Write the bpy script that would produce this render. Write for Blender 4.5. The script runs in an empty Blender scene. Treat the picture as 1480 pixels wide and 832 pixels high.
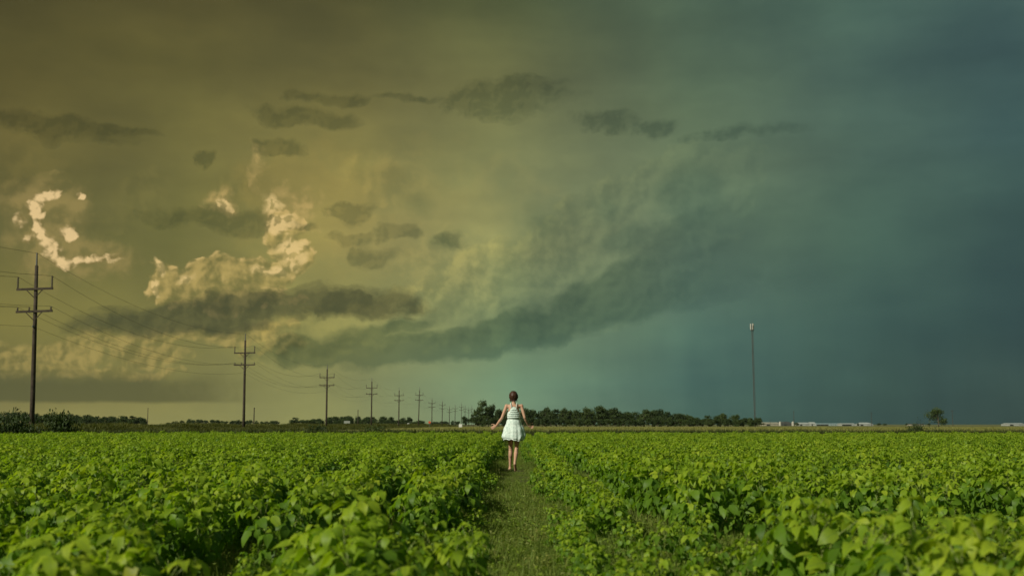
import bpy, bmesh, math, random
import numpy as np
from mathutils import Vector, Matrix, Euler, noise as mnoise
R = math.radians
PI = math.pi
random.seed(7)
scene = bpy.context.scene
C = scene.collection

# ------------------------------------------------------------------ camera
CAM_H = 1.0
PITCH = 7.48
FPX = 1500.0            # focal length in pixels of a 1480 px wide frame
cam_d = bpy.data.cameras.new('camera')
cam = bpy.data.objects.new('camera', cam_d)
C.objects.link(cam)
cam.location = (0, 0, CAM_H)
cam.rotation_euler = (R(90 + PITCH), 0, 0)
cam_d.sensor_width = 36
cam_d.lens = 36 * FPX / 1480
cam_d.clip_start = 0.05
cam_d.clip_end = 30000
cam_d.dof.use_dof = True
cam_d.dof.focus_distance = 22.9
cam_d.dof.aperture_fstop = 2.6
scene.camera = cam

def ray(x, y):
    a = (x - 740) / FPX; b = (416 - y) / FPX
    c, s = math.cos(R(PITCH)), math.sin(R(PITCH))
    return Vector((a, c - b * s, s + b * c))
def at(x, y, D):
    "world point at forward distance D seen at photo position (x, y)"
    r = ray(x, y)
    return Vector((r.x / r.y * D, D, CAM_H + r.z / r.y * D))

# ------------------------------------------------------------------ light
SUN_EL = 34.0
SUN_DIR = Vector((-0.74, -0.67, 0)).normalized() * math.cos(R(SUN_EL)) + Vector((0, 0, math.sin(R(SUN_EL))))
sun_d = bpy.data.lights.new('sun', 'SUN')
sun = bpy.data.objects.new('sun', sun_d)
C.objects.link(sun)
sun.rotation_euler = SUN_DIR.to_track_quat('Z', 'Y').to_euler()
sun.location = (-60, -30, 60)
sun_d.energy = 4.2
sun_d.angle = R(0.6)
sun_d.color = (1.0, 0.96, 0.80)

scene.view_settings.view_transform = 'Standard'
scene.view_settings.look = 'None'
scene.view_settings.exposure = 0
scene.view_settings.gamma = 1

# ------------------------------------------------------------------ tiny node compiler
class NT:
    dim = '3D'
    def __init__(s, tree): s.t = tree; s.n = tree.nodes; s.l = tree.links
    def node(s, typ, ins=None, **kw):
        n = s.n.new(typ)
        for k, v in kw.items(): setattr(n, k, v)
        if ins:
            for k, v in ins.items():
                sock = n.inputs[k]
                if isinstance(v, S): s.l.new(v.s, sock)
                elif v is not None: sock.default_value = v
        return n
    def m(s, op, a, b=None, c=None, clamp=False):
        n = s.node('ShaderNodeMath', operation=op, use_clamp=clamp)
        for i, v in enumerate((a, b, c)):
            if v is None: continue
            if isinstance(v, S): s.l.new(v.s, n.inputs[i])
            else: n.inputs[i].default_value = v
        return S(s, n.outputs[0])
    def vm(s, op, a, b=None, scale=None, out=0):
        n = s.node('ShaderNodeVectorMath', operation=op)
        for i, v in enumerate((a, b)):
            if v is None: continue
            if isinstance(v, S): s.l.new(v.s, n.inputs[i])
            else: n.inputs[i].default_value = v
        if scale is not None:
            if isinstance(scale, S): s.l.new(scale.s, n.inputs['Scale'])
            else: n.inputs['Scale'].default_value = scale
        return S(s, n.outputs[out])
    def mix(s, f, a, b, blend='MIX'):
        n = s.node('ShaderNodeMix', data_type='RGBA', blend_type=blend)
        for i, v in ((0, f), (6, a), (7, b)):
            if isinstance(v, S): s.l.new(v.s, n.inputs[i])
            elif i == 0: n.inputs[0].default_value = v
            else: n.inputs[i].default_value = (*v[:3], 1)
        return S(s, n.outputs[2])
    def sstep(s, x, a, b, lo=0.0, hi=1.0, interp='SMOOTHSTEP'):
        n = s.node('ShaderNodeMapRange', interpolation_type=interp)
        s.l.new(x.s, n.inputs[0])
        for i, v in enumerate((a, b, lo, hi)): n.inputs[i + 1].default_value = v
        return S(s, n.outputs[0])
    def noise(s, vec, scale, detail=4, rough=0.55, col=False, dist=0.0):
        n = s.node('ShaderNodeTexNoise', {'Scale': scale, 'Detail': detail, 'Roughness': rough, 'Distortion': dist}, noise_dimensions=s.dim)
        if vec is not None: s.l.new(vec.s, n.inputs['Vector'])
        return S(s, n.outputs['Color' if col else 'Fac'])
    def ramp(s, x, stops, interp='LINEAR'):
        n = s.node('ShaderNodeValToRGB'); r = n.color_ramp; r.interpolation = interp
        while len(r.elements) < len(stops): r.elements.new(0.5)
        for e, (p, c) in zip(r.elements, stops): e.position = p; e.color = (*c[:3], 1)
        s.l.new(x.s, n.inputs[0])
        return S(s, n.outputs[0])
class S:
    def __init__(s, t, sock): s.t = t; s.s = sock
    def __add__(s, o): return s.t.m('ADD', s, o)
    def __radd__(s, o): return s.t.m('ADD', o, s)
    def __sub__(s, o): return s.t.m('SUBTRACT', s, o)
    def __rsub__(s, o): return s.t.m('SUBTRACT', o, s)
    def __mul__(s, o): return s.t.m('MULTIPLY', s, o)
    def __rmul__(s, o): return s.t.m('MULTIPLY', o, s)
def lin(c):
    return tuple(((v / 255) / 12.92 if v / 255 <= 0.04045 else ((v / 255 + 0.055) / 1.055) ** 2.4) for v in c)

# ------------------------------------------------------------------ the sky (storm clouds over a Nishita sky)
K = 26.18                      # sky units per degree (about one photo pixel at the frame centre)
def sky_uv(x, y):
    r = ray(x, y).normalized()
    return math.degrees(math.atan2(r.x, r.y)) * K, math.degrees(math.asin(r.z)) * K
world = bpy.data.worlds.new('World'); scene.world = world
world.use_nodes = True
world.cycles.sampling_method = 'MANUAL'; world.cycles.sample_map_resolution = 512
wt = world.node_tree; wt.nodes.clear()
T = NT(wt); T.dim = '2D'
tc = T.node('ShaderNodeTexCoord')
sep = T.node('ShaderNodeSeparateXYZ'); wt.links.new(tc.outputs['Generated'], sep.inputs[0])
dx, dy, dz = (S(T, sep.outputs[i]) for i in range(3))
az = T.m('ARCTAN2', dx, dy) * (180 / PI * K)
el = T.m('ARCSINE', T.m('MINIMUM', T.m('MAXIMUM', dz, -1.0), 1.0)) * (180 / PI * K)
cx = T.node('ShaderNodeCombineXYZ'); wt.links.new(az.s, cx.inputs[0]); wt.links.new(el.s, cx.inputs[1])
P = S(T, cx.outputs[0])
XS = [0, 250, 500, 740, 1000, 1250, 1480]
ROWS = [
 (612, [(146,138,82),(142,138,84),(134,136,88),(116,142,114),(68,97,88),(54,78,74),(48,67,66)]),
 (555, [(110,106,62),(122,118,68),(132,134,86),(112,142,114),(68,100,92),(55,82,77),(49,71,70)]),
 (480, [(118,112,60),(134,128,70),(140,138,82),(112,132,98),(78,108,96),(59,86,80),(50,74,73)]),
 (360, [(102,98,56),(110,108,60),(144,136,80),(132,138,92),(100,122,100),(70,97,86),(56,80,77)]),
 (240, [(102,94,52),(112,107,60),(134,126,72),(126,130,86),(98,115,90),(76,100,88),(62,88,86)]),
 (120, [(82,77,42),(96,91,50),(108,103,60),(106,108,70),(88,107,84),(72,96,86),(62,86,85)]),
 (0,   [(70,66,38),(78,73,42),(84,82,48),(84,92,60),(78,98,80),(72,98,88),(74,100,92)]),
]
SPAN = 200 * K * 2             # azimuth ramp: positions around the whole circle
def azpos(x): return 0.5 + sky_uv(x, 400)[0] / (360 * K)
prev = None
azf = az * (1 / (360 * K)) + 0.5
for y, cols in ROWS:
    L_, Rr = cols[0], cols[-1]
    back = tuple((a + b) / 2 for a, b in zip(L_, Rr))
    stops = [(0.0, lin(back)), (0.25, lin(L_))] + [(azpos(x), lin(c)) for x, c in zip(XS, cols)] + [(0.72, lin(Rr)), (1.0, lin(back))]
    c = T.ramp(azf, stops, 'EASE' if False else 'LINEAR')
    v = sky_uv(740, y)[1]
    if prev is None: base = c
    else: base = T.mix(T.sstep(el, prev, v, interp='LINEAR'), base, c)
    prev = v
# warped coordinates for the billows
w1 = T.vm('SUBTRACT', T.noise(P, 1 / 80, 2, 0.5, col=True), (0.5, 0.5, 0.5))
w2 = T.vm('SUBTRACT', T.noise(P, 1 / 18, 3, 0.6, col=True), (0.5, 0.5, 0.5))
Pw = T.vm('ADD', P, T.vm('ADD', T.vm('MULTIPLY', w1, (46, 46, 0)), T.vm('MULTIPLY', w2, (7, 7, 0))))
Ps = T.vm('ADD', P, T.vm('ADD', T.vm('MULTIPLY', w1, (90, 40, 0)), T.vm('MULTIPLY', w2, (26, 9, 0))))
def ell(x, y, rx, ry, rot=0, src=None):
    u, v = sky_uv(x, y)
    n = T.node('ShaderNodeMapping', vector_type='TEXTURE')
    wt.links.new((src or Pw).s, n.inputs[0])
    n.inputs['Location'].default_value = (u, v, 0)
    n.inputs['Rotation'].default_value = (0, 0, R(rot))
    n.inputs['Scale'].default_value = (rx, ry, 1)
    g = T.node('ShaderNodeTexGradient', gradient_type='SPHERICAL'); wt.links.new(n.outputs[0], g.inputs[0])
    return S(T, g.outputs[1])
def group(lst, src=None, op='MAXIMUM'):
    acc = None
    for a in lst:
        w = a[5] if len(a) > 5 else 1.0
        e = ell(*a[:5], src=src)
        if w != 1.0: e = e * w
        acc = e if acc is None else T.m(op, acc, e)
    # far outside its shapes a group falls well below zero, so detail cannot sprout there
    return acc - T.sstep(acc, 0.10, 0.0) * 0.8
def puff(vec, size, octs=4):
    "cauliflower height field: round heads, sharp creases; about zero mean"
    acc = None; amp = 1.0; tot = 0
    for o in range(octs):
        n = T.noise(T.vm('ADD', vec, (37.0 * o, 11.0 * o, 0)), 1 / size, 0)
        q = n - 0.5; v = T.m('SQRT', q * q + 0.004) * (2 * amp)   # rounded creases
        acc = v if acc is None else acc + v
        tot += amp; amp *= 0.5; size *= 0.5
    return (acc * (1 / tot) - 0.29) * 1.6
def light(h, size):
    "relief of a height field lit from the upper left"
    return h(Pn) - h(T.vm('ADD', Pn, (-size * .32, size * .30, 0)))
hb = lambda v: puff(v, 52)
hs = lambda v: puff(v, 26, 3)
hn_ = lambda v: T.noise(v, 1 / 60, 6, 0.56)
Pn = T.vm('ADD', P, T.vm('ADD', T.vm('MULTIPLY', w1, (12, 12, 0)), T.vm('MULTIPLY', w2, (6, 6, 0))))
Bb = hb(Pn); Bs = hs(Pn); Nb = hn_(Pn)
Rb = light(hb, 22); Rs = light(hs, 12); Rn = light(hn_, 34)
Nf = T.noise(P, 1 / 9, 4, 0.6)
Nl = T.noise(P, 1 / 200, 6, 0.52)        # broad veils
col = T.mix(1.0, base, T.ramp(Nl, [(0.3, (0.88, 0.89, 0.92)), (0.7, (1.12, 1.11, 1.04))]), 'MULTIPLY')
Pst = T.node('ShaderNodeMapping'); wt.links.new(Ps.s, Pst.inputs[0]); Pst.inputs['Scale'].default_value = (0.4, 1, 1)
Nst = T.noise(S(T, Pst.outputs[0]), 1 / 22, 6, 0.6)
Pst2 = T.node('ShaderNodeMapping'); wt.links.new(P.s, Pst2.inputs[0]); Pst2.inputs['Scale'].default_value = (0.3, 1, 1); Pst2.inputs['Rotation'].default_value = (0, 0, R(-18))
Nv = T.noise(S(T, Pst2.outputs[0]), 1 / 60, 6, 0.55)
col = T.mix(1.0, col, T.ramp(Nv, [(0.3, (0.94, 0.945, 0.95)), (0.7, (1.07, 1.06, 1.04))]), 'MULTIPLY')

def blend(col, mask, gain):
    return T.mix(mask, col, T.mix(1.0, col, gain, 'MULTIPLY'))
def screen(col, mask, target):
    return T.mix(mask, col, target)

# pale anvil glow, and the faint billowing columns of the storm's left side
tower = group([(410,285,90,100,20),(470,300,170,120,0),(640,330,220,150,10,.8)])
tm = T.sstep(tower + (Nb - 0.5) * 0.9 + Bb * .3, 0.1, 0.7)
col = blend(col, tm * 0.8, (1.22, 1.13, 1.06))
fa = group([(40,240,60,60,0),(210,275,50,40,0,.8),(120,330,120,90,0,.8),(560,270,90,70,0),(330,280,60,40,0),(640,380,120,80,0)])
fam = T.sstep(fa + Bb * .6, .15, .7)
col = blend(col, fam * T.sstep(Rb * .5 + Rn, -.16, .2) * .6, (1.20, 1.15, 1.10))
col = blend(col, fam * T.sstep(Rb * .5 + Rn, .16, -.2) * .5, (0.86, 0.88, 0.88))
edge = group([(372,240,18,50,10,.8),(405,318,30,34,60),(318,292,30,26,0,.9),(430,300,60,50,0,.6)])
em = T.sstep(edge + Bs * 0.4 + (Nb - .5) * .4, 0.08, 0.75) * T.sstep(Rb + Rs * .4, -0.25, 0.25, 0.35, 1.0)
col = screen(col, em * 0.6, lin((208,176,108)))

# mid cumulus bank
bank = group([(238,410,30,44,0),(300,400,66,32,8),(370,397,70,36,12),(420,366,34,36,20),(330,428,130,26,0),(260,420,60,36,0),(410,330,30,36,20,.9)])
bd = bank + Bb * .40 + Bs * .22
bm_ = T.sstep(bd, 0.12, 0.36)
bshade = T.sstep(Rb * .7 + Rs * .3 + Rn * .8, -0.28, 0.30)
col = screen(col, bm_ * 0.62, T.mix(bshade, lin((112,106,58)), lin((200,172,100))))
rim = bm_ * T.sstep(bd, 0.50, 0.22) * T.sstep(Rb + Rs * .5, -0.1, 0.25)
col = screen(col, rim * 0.7, lin((224,190,122)))

# low cumulus field, left
low = group([(90,512,80,28,0),(210,514,64,24,0),(250,484,80,18,5),(30,520,70,34,0),(150,498,70,18,0),(340,482,100,18,5),(150,538,130,14,0,.8),(400,500,60,16,10,.7)])
ldm = low + Bs * .4 + (Nst - .5) * .6
lm = T.sstep(ldm, 0.02, 0.55)
col = screen(col, lm * 0.62, T.mix(T.sstep(Rs * .5 + Rb * .5 + Rn, -.28, .30), lin((112,106,58)), lin((176,155,88))))

# big storm shelf: lit upper body and dark underside
body = group([(470,482,140,44,12),(600,456,160,56,14),(700,412,140,66,24),(790,378,140,76,28),(880,328,125,80,36),(965,278,115,72,40),(1030,262,95,66,20),(760,440,200,60,20),(930,385,190,80,28)])
bodm = T.sstep(body + Bb * 0.35 + (Nb - .5) * .3, 0.06, 0.36)
bodsh = T.sstep(Rb * .45 + Rn * .5 + (Nb - 0.5) * 0.35 + (Nl - .5) * .3 + .06, -0.34, 0.34)
g1 = T.mix(bodsh, (0.64, 0.69, 0.73), (1.16, 1.12, 1.06))
fade = T.sstep(az, sky_uv(760, 0)[0], sky_uv(1130, 0)[0], 0.85, 0.45)
col = T.mix(bodm * fade, col, T.mix(1.0, col, g1, 'MULTIPLY'))
brim = bodm * T.sstep(body + Bb * .35, .62, .2) * T.sstep(Rb + Rn * .6, -.12, .28)
col = blend(col, brim * T.sstep(az, sky_uv(980, 0)[0], sky_uv(600, 0)[0], .3, 1.0), (1.14, 1.11, 1.05))
under = group([(450,508,110,26,0),(560,506,140,34,2),(660,500,140,34,6),(740,480,130,38,18),(840,445,160,46,24),(930,415,180,56,22),(1040,360,190,80,20,.9),(1180,330,160,90,10,.6),(550,478,110,20,10,.7)], src=Ps)
um = T.sstep(under + (Nst - 0.5) * 0.3 + (Nb - .5) * .3, 0.02, 0.42)
col = blend(col, um * T.sstep(az, sky_uv(800, 0)[0], sky_uv(1300, 0)[0], 0.92, 0.0, 'LINEAR'), (0.50, 0.58, 0.62))
lumps = group([(905,345,55,28,20),(1000,285,70,60,40),(870,300,46,36,0,.7),(640,355,36,22),(780,320,56,42,30,.45),(600,290,46,34,0,.6)])
lum = T.sstep(lumps + Bb * 0.35 + (Nb - .5) * .2, 0.05, 0.6)
col = blend(col, lum * 0.55, (0.62, 0.72, 0.78))

# dark flat clouds
flat = group([(85,182,128,22,-2),(175,186,66,10,-4,.8),(440,170,90,19,-4),(480,140,66,13,0,.8),(395,207,38,13,0,.9),(398,215,46,11),
              (288,229,24,13,15),(735,143,120,38,4),(885,178,60,24,-10,.75),(945,184,38,18,10,.75),(590,142,90,9,0,.6),
              (315,317,112,23,-2),(425,325,32,7,0),(510,305,42,21,10),(510,346,60,13,2),(575,340,44,15,0,.9),(540,370,48,22,-8,.9),(1080,185,140,14,2,.5),
              (655,350,40,20,0,.7)], src=Ps)
fd = flat + (Nst - 0.5) * 0.7 + (Nf - .5) * .25
fm = T.sstep(fd, 0.0, 0.50)
col = blend(col, fm * 0.66, T.mix(T.sstep(Rn + Rs * .4, -.1, .12), (0.44, 0.50, 0.54), (0.64, 0.67, 0.68)))
wide = group([(250,457,165,30,8),(360,447,175,31,5),(490,436,155,30,-2),(270,470,180,20,4,.8)], src=Ps)
wd = wide + (Nst - 0.5) * 0.7 + Bs * .12
wm = T.sstep(wd, 0.0, 0.55)
col = screen(col, wm * 0.86, T.mix(T.sstep(Rn + Rb * .3 + Rs * .15, -0.2, 0.22), lin((66,69,44)), lin((90,89,54))))

# low dark shelf on the left with its flat base and the pale strip under it
vb = sky_uv(740, 584)[1]; vt = sky_uv(740, 552)[1]
wob = (T.noise(Ps, 1 / 50, 5) - 0.5) * 9
bandv = T.sstep(el + wob * 0.6, vb - 2.5, vb + 4.0) * T.sstep(el + wob * 2.0, vt + 14, vt - 8)
bandh = T.sstep(az + wob * 12, sky_uv(420, 0)[0], sky_uv(230, 0)[0])
col = screen(col, bandv * bandh * 0.85, lin((88,88,54)))

# rain shafts under the storm, right of centre, and slow grey banding in the high overcast
Pr = T.node('ShaderNodeMapping'); wt.links.new(P.s, Pr.inputs[0]); Pr.inputs['Scale'].default_value = (1, 0.09, 1); Pr.inputs['Rotation'].default_value = (0, 0, R(4))
Nr = T.noise(S(T, Pr.outputs[0]), 1 / 45, 5, 0.55)
rain = T.sstep(az, sky_uv(700, 0)[0], sky_uv(900, 0)[0]) * T.sstep(el, 260, 60)
col = T.mix(rain, col, T.mix(1.0, col, T.ramp(Nr, [(0.3, (0.945, 0.95, 0.955)), (0.7, (1.03, 1.03, 1.03))]), 'MULTIPLY'))
Pb_ = T.node('ShaderNodeMapping'); wt.links.new(Pw.s, Pb_.inputs[0]); Pb_.inputs['Scale'].default_value = (0.22, 1, 1); Pb_.inputs['Rotation'].default_value = (0, 0, R(8))
Nband = T.noise(S(T, Pb_.outputs[0]), 1 / 75, 5, 0.5)
col = T.mix(T.sstep(el, 150, 330), col, T.mix(1.0, col, T.ramp(Nband, [(0.3, (0.90, 0.905, 0.91)), (0.7, (1.08, 1.08, 1.07))]), 'MULTIPLY'))
# bright sunlit cumulus, far left
Pc = T.vm('ADD', P, T.vm('ADD', T.vm('MULTIPLY', w1, (16, 16, 0)), T.vm('MULTIPLY', w2, (12, 12, 0))))
br = group([(60,290,14,12,30),(52,308,13,14,0),(57,330,12,16,0),(67,352,14,14,-20),(70,284,20,11,12),(52,297,16,14,40),(56,318,12,20,0),(60,340,12,22,15),(74,362,18,16,-30),(88,378,20,12,-30),(30,322,16,13,-40,.65),(101,340,17,12,0),
            (112,282,8,7,0),(148,373,34,8,6,.85),(38,349,17,10,20,.75),(106,378,22,11,20,.7)], src=Pc)
halo = group([(75,335,70,90,0),(130,372,80,34,0),(50,300,60,50,0)], src=Pc)
hm_ = T.sstep(halo + Bb * .5, .05, .7)
col = screen(col, hm_ * .6 * T.sstep(Rb + Rn, -.3, .25, .3, 1), lin((158,138,82)))
brd = br + Bs * .42
brm = T.sstep(brd, 0.04, 0.55)
brc = T.mix(T.sstep(Rs * 1.0 + Rb * .8 + (brd - .45) * .9, -0.38, 0.34), lin((124,110,62)), lin((244,210,150)))
col = screen(col, brm * 0.76, brc)
br2 = group([(420,362,28,28,40),(232,384,10,16,0),(222,412,10,14,0),(408,322,24,16,20),(392,300,20,18,0,.8),(322,294,16,14,0,.8),(270,400,20,10,10,.7),(390,388,40,12,10,.7)])
b2m = T.sstep(br2 + Bs * 0.5, 0.1, 0.7) * T.sstep(Rs + Rb, -.12, .1, .3, 1)
col = screen(col, b2m * 0.7, lin((234,202,136)))

# smooth the sky near the horizon ends (rain curtain)
sky = T.node('ShaderNodeTexSky', sky_type='NISHITA', sun_disc=False)
sky.sun_elevation = R(SUN_EL)
sky.sun_rotation = math.atan2(SUN_DIR.x, SUN_DIR.y)
sky.altitude = 250; sky.dust_density = 2.0
bg1 = T.node('ShaderNodeBackground', {'Strength': 0.08}); wt.links.new(sky.outputs[0], bg1.inputs[0])
bg2 = T.node('ShaderNodeBackground', {'Strength': 1.0}); wt.links.new(col.s, bg2.inputs[0])
ms = T.node('ShaderNodeMixShader', {'Fac': 0.985})
wt.links.new(bg1.outputs[0], ms.inputs[1]); wt.links.new(bg2.outputs[0], ms.inputs[2])
wo = T.node('ShaderNodeOutputWorld'); wt.links.new(ms.outputs[0], wo.inputs[0])

# ------------------------------------------------------------------ helpers
def tag(o, label=None, cat=None, group=None, kind=None):
    if label: o['label'] = label
    if cat: o['category'] = cat
    if group: o['group'] = group
    if kind: o['kind'] = kind
    return o
def mesh_obj(name, mesh, parent=None, mat=None):
    o = bpy.data.objects.new(name, mesh)
    C.objects.link(o)
    if parent: o.parent = parent
    if mat and not mesh.materials: mesh.materials.append(mat)
    return o
def empty(name, loc=(0, 0, 0), rz=0):
    o = bpy.data.objects.new(name, None); C.objects.link(o)
    o.location = loc; o.rotation_euler = (0, 0, rz); o.empty_display_size = 0.2
    return o
class MB:
    "collects polygons and becomes one mesh"
    def __init__(s): s.v = []; s.f = []; s.mi = []; s.cur = 0
    def add(s, vs, fs):
        k = len(s.v); s.v += [tuple(p) for p in vs]
        for f in fs: s.f.append(tuple(i + k for i in f)); s.mi.append(s.cur)
    def box(s, c, d, rot=None):
        x, y, z = (q / 2 for q in d)
        vs = [Vector((a * x, b * y, e * z)) for a in (-1, 1) for b in (-1, 1) for e in (-1, 1)]
        if rot: vs = [rot @ p for p in vs]
        s.add([p + Vector(c) for p in vs], [(0,1,3,2),(4,6,7,5),(0,4,5,1),(2,3,7,6),(0,2,6,4),(1,5,7,3)])
    def tube(s, p0, p1, r0, r1=None, n=8, caps=True):
        r1 = r0 if r1 is None else r1
        p0, p1 = Vector(p0), Vector(p1)
        q = (p1 - p0).to_track_quat('Z', 'Y')
        vs = []
        for p, r in ((p0, r0), (p1, r1)):
            for i in range(n):
                a = 2 * PI * i / n
                vs.append(p + q @ Vector((r * math.cos(a), r * math.sin(a), 0)))
        fs = [(i, (i + 1) % n, n + (i + 1) % n, n + i) for i in range(n)]
        if caps: fs += [tuple(range(n))[::-1], tuple(range(n, 2 * n))]
        s.add(vs, fs)
    def path(s, pts, radii, n=6):
        vs = []; fs = []
        for k, p in enumerate(pts):
            t = (Vector(pts[min(k + 1, len(pts) - 1)]) - Vector(pts[max(k - 1, 0)]))
            q = t.to_track_quat('Z', 'Y')
            for i in range(n):
                a = 2 * PI * i / n
                vs.append(Vector(p) + q @ Vector((radii[k] * math.cos(a), radii[k] * math.sin(a), 0)))
        for k in range(len(pts) - 1):
            for i in range(n):
                fs.append((k * n + i, k * n + (i + 1) % n, (k + 1) * n + (i + 1) % n, (k + 1) * n + i))
        fs += [tuple(range(n))[::-1], tuple((len(pts) - 1) * n + i for i in range(n))]
        s.add(vs, fs)
    def mesh(s, name, mats, smooth=False):
        m = bpy.data.meshes.new(name); m.from_pydata(s.v, [], s.f); 
        for mt in (mats if isinstance(mats, (list, tuple)) else [mats]): m.materials.append(mt)
        m.polygons.foreach_set('material_index', s.mi)
        if smooth: m.polygons.foreach_set('use_smooth', [True] * len(m.polygons))
        m.update(); return m
    def build(s, name, mats, parent=None, smooth=False):
        return mesh_obj(name, s.mesh(name, mats, smooth), parent)

def mat_new(name):
    m = bpy.data.materials.new(name); m.use_nodes = True
    t = NT(m.node_tree); b = m.node_tree.nodes['Principled BSDF']
    return m, t, b
def mat_noise(name, c1, c2, scale=4.0, rough=0.8, bump=0.0, bscale=30, metal=0.0, detail=5, c3=None):
    m, t, b = mat_new(name)
    g = t.node('ShaderNodeNewGeometry'); pos = S(t, g.outputs['Position'])
    n = t.noise(pos, scale, detail, 0.6)
    st = [(0.32, c1), (0.68, c2)] if c3 is None else [(0.3, c1), (0.52, c2), (0.7, c3)]
    c = t.ramp(n, st)
    m.node_tree.links.new(c.s, b.inputs['Base Color'])
    b.inputs['Roughness'].default_value = rough; b.inputs['Metallic'].default_value = metal
    b.inputs['Specular IOR Level'].default_value = 0.25
    if bump:
        bn = t.node('ShaderNodeBump', {'Strength': bump, 'Distance': 0.02, 'Height': t.noise(pos, bscale, 4, 0.6)})
        m.node_tree.links.new(bn.outputs[0], b.inputs['Normal'])
    return m
def mat_leaf(name, cols, trans=0.4, rough=0.5, tint=1.0, worldscale=0.7, spread=0.5, vein=False):
    "leaf colours vary from leaf to leaf (random), across the field (noise) and along the blade"
    m, t, b = mat_new(name)
    oi = t.node('ShaderNodeObjectInfo'); g = t.node('ShaderNodeNewGeometry')
    isl = S(t, g.outputs['Random Per Island'])
    rnd = S(t, oi.outputs['Random']) * 0.35 + isl * 0.35 + t.noise(S(t, g.outputs['Position']), worldscale, 3) * 0.9 - 0.32
    c = t.ramp(rnd, cols)
    c = t.mix(t.noise(S(t, g.outputs['Position']), 45, 3) * 0.35, c, (cols[0][1][0] * .7, cols[0][1][1] * .7, cols[0][1][2] * .7))
    if vein:
        uv = t.node('ShaderNodeUVMap'); sp = t.node('ShaderNodeSeparateXYZ'); m.node_tree.links.new(uv.outputs[0], sp.inputs[0])
        u = S(t, sp.outputs[0]); v = S(t, sp.outputs[1])
        au = t.m('ABSOLUTE', u - 0.5)
        mid = t.sstep(au, 0.045, 0.01)
        sv = t.m('FRACT', v * 7.0 - au * 5.0)
        side = t.sstep(t.m('ABSOLUTE', sv - 0.5), 0.07, 0.02) * 0.45
        c = t.mix(t.m('MAXIMUM', mid * 0.55, side), c, (0.16, 0.26, 0.05))
    m.node_tree.links.new(c.s, b.inputs['Base Color'])
    b.inputs['Roughness'].default_value = rough
    b.inputs['Specular IOR Level'].default_value = 0.3
    tr = t.node('ShaderNodeBsdfTranslucent')
    tcol = t.mix(1.0, c, (1.15, 1.25, 0.35), 'MULTIPLY')
    m.node_tree.links.new(tcol.s, tr.inputs[0])
    mx = t.node('ShaderNodeMixShader', {'Fac': trans})
    m.node_tree.links.new(b.outputs[0], mx.inputs[1]); m.node_tree.links.new(tr.outputs[0], mx.inputs[2])
    out = m.node_tree.nodes['Material Output']; m.node_tree.links.new(mx.outputs[0], out.inputs[0])
    return m

M = {}
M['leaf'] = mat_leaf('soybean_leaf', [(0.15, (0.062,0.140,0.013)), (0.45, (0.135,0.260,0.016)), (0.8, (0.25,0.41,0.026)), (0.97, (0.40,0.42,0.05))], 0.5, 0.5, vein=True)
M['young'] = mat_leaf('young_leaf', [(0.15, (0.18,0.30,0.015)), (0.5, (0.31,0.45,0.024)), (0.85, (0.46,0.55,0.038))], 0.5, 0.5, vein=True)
M['stem'] = mat_noise('soybean_stem', (0.10,0.15,0.03), (0.19,0.22,0.06), 30, 0.6)
M['weed'] = mat_leaf('weed_leaf', [(0.15, (0.095,0.15,0.02)), (0.5, (0.17,0.245,0.032)), (0.85, (0.28,0.28,0.07))], 0.3, 0.6, worldscale=1.5)
M['grass'] = mat_leaf('verge_grass', [(0.15, (0.065,0.080,0.016)), (0.5, (0.105,0.115,0.026)), (0.85, (0.17,0.165,0.045))], 0.3, 0.7, worldscale=0.12)
M['straw'] = mat_leaf('straw_grass', [(0.15, (0.20,0.21,0.06)), (0.5, (0.29,0.29,0.09)), (0.85, (0.37,0.34,0.12))], 0.2, 0.8, worldscale=0.05)
M['tree_leaf'] = mat_leaf('tree_foliage', [(0.1, (0.024,0.045,0.010)), (0.5, (0.045,0.075,0.016)), (0.9, (0.085,0.120,0.024))], 0.2, 0.6, worldscale=0.1)
M['bark'] = mat_noise('bark', (0.06,0.05,0.035), (0.12,0.10,0.07), 3, 0.9)
M['wood'] = mat_noise('pole_wood', (0.035,0.028,0.020), (0.075,0.058,0.040), 3, 0.85, 0.3, 40)
M['insul'] = mat_noise('porcelain', (0.07,0.06,0.055), (0.11,0.09,0.08), 8, 0.35)
M['steel'] = mat_noise('galvanised_steel', (0.12,0.12,0.115), (0.2,0.2,0.19), 6, 0.5, metal=0.5)
M['cable'] = mat_noise('cable', (0.025,0.025,0.025), (0.045,0.045,0.04), 4, 0.6)
M['soil'] = mat_noise('field_soil', (0.030,0.026,0.014), (0.062,0.052,0.028), 9, 0.95, 0.8, 35, c3=(0.05,0.058,0.02))
M['ground'] = mat_noise('grassland', (0.06,0.075,0.022), (0.12,0.12,0.04), 0.02, 0.95, c3=(0.18,0.17,0.06))
M['stubble'] = mat_noise('stubble', (0.22,0.22,0.07), (0.29,0.28,0.09), 0.035, 0.95, 0.6, 3, c3=(0.24,0.25,0.08), detail=8)
M['verge'] = mat_noise('verge_soil', (0.05,0.055,0.018), (0.085,0.085,0.028), 0.3, 0.95)
M['gravel'] = mat_noise('gravel', (0.19,0.175,0.14), (0.27,0.25,0.20), 3, 0.95)

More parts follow.
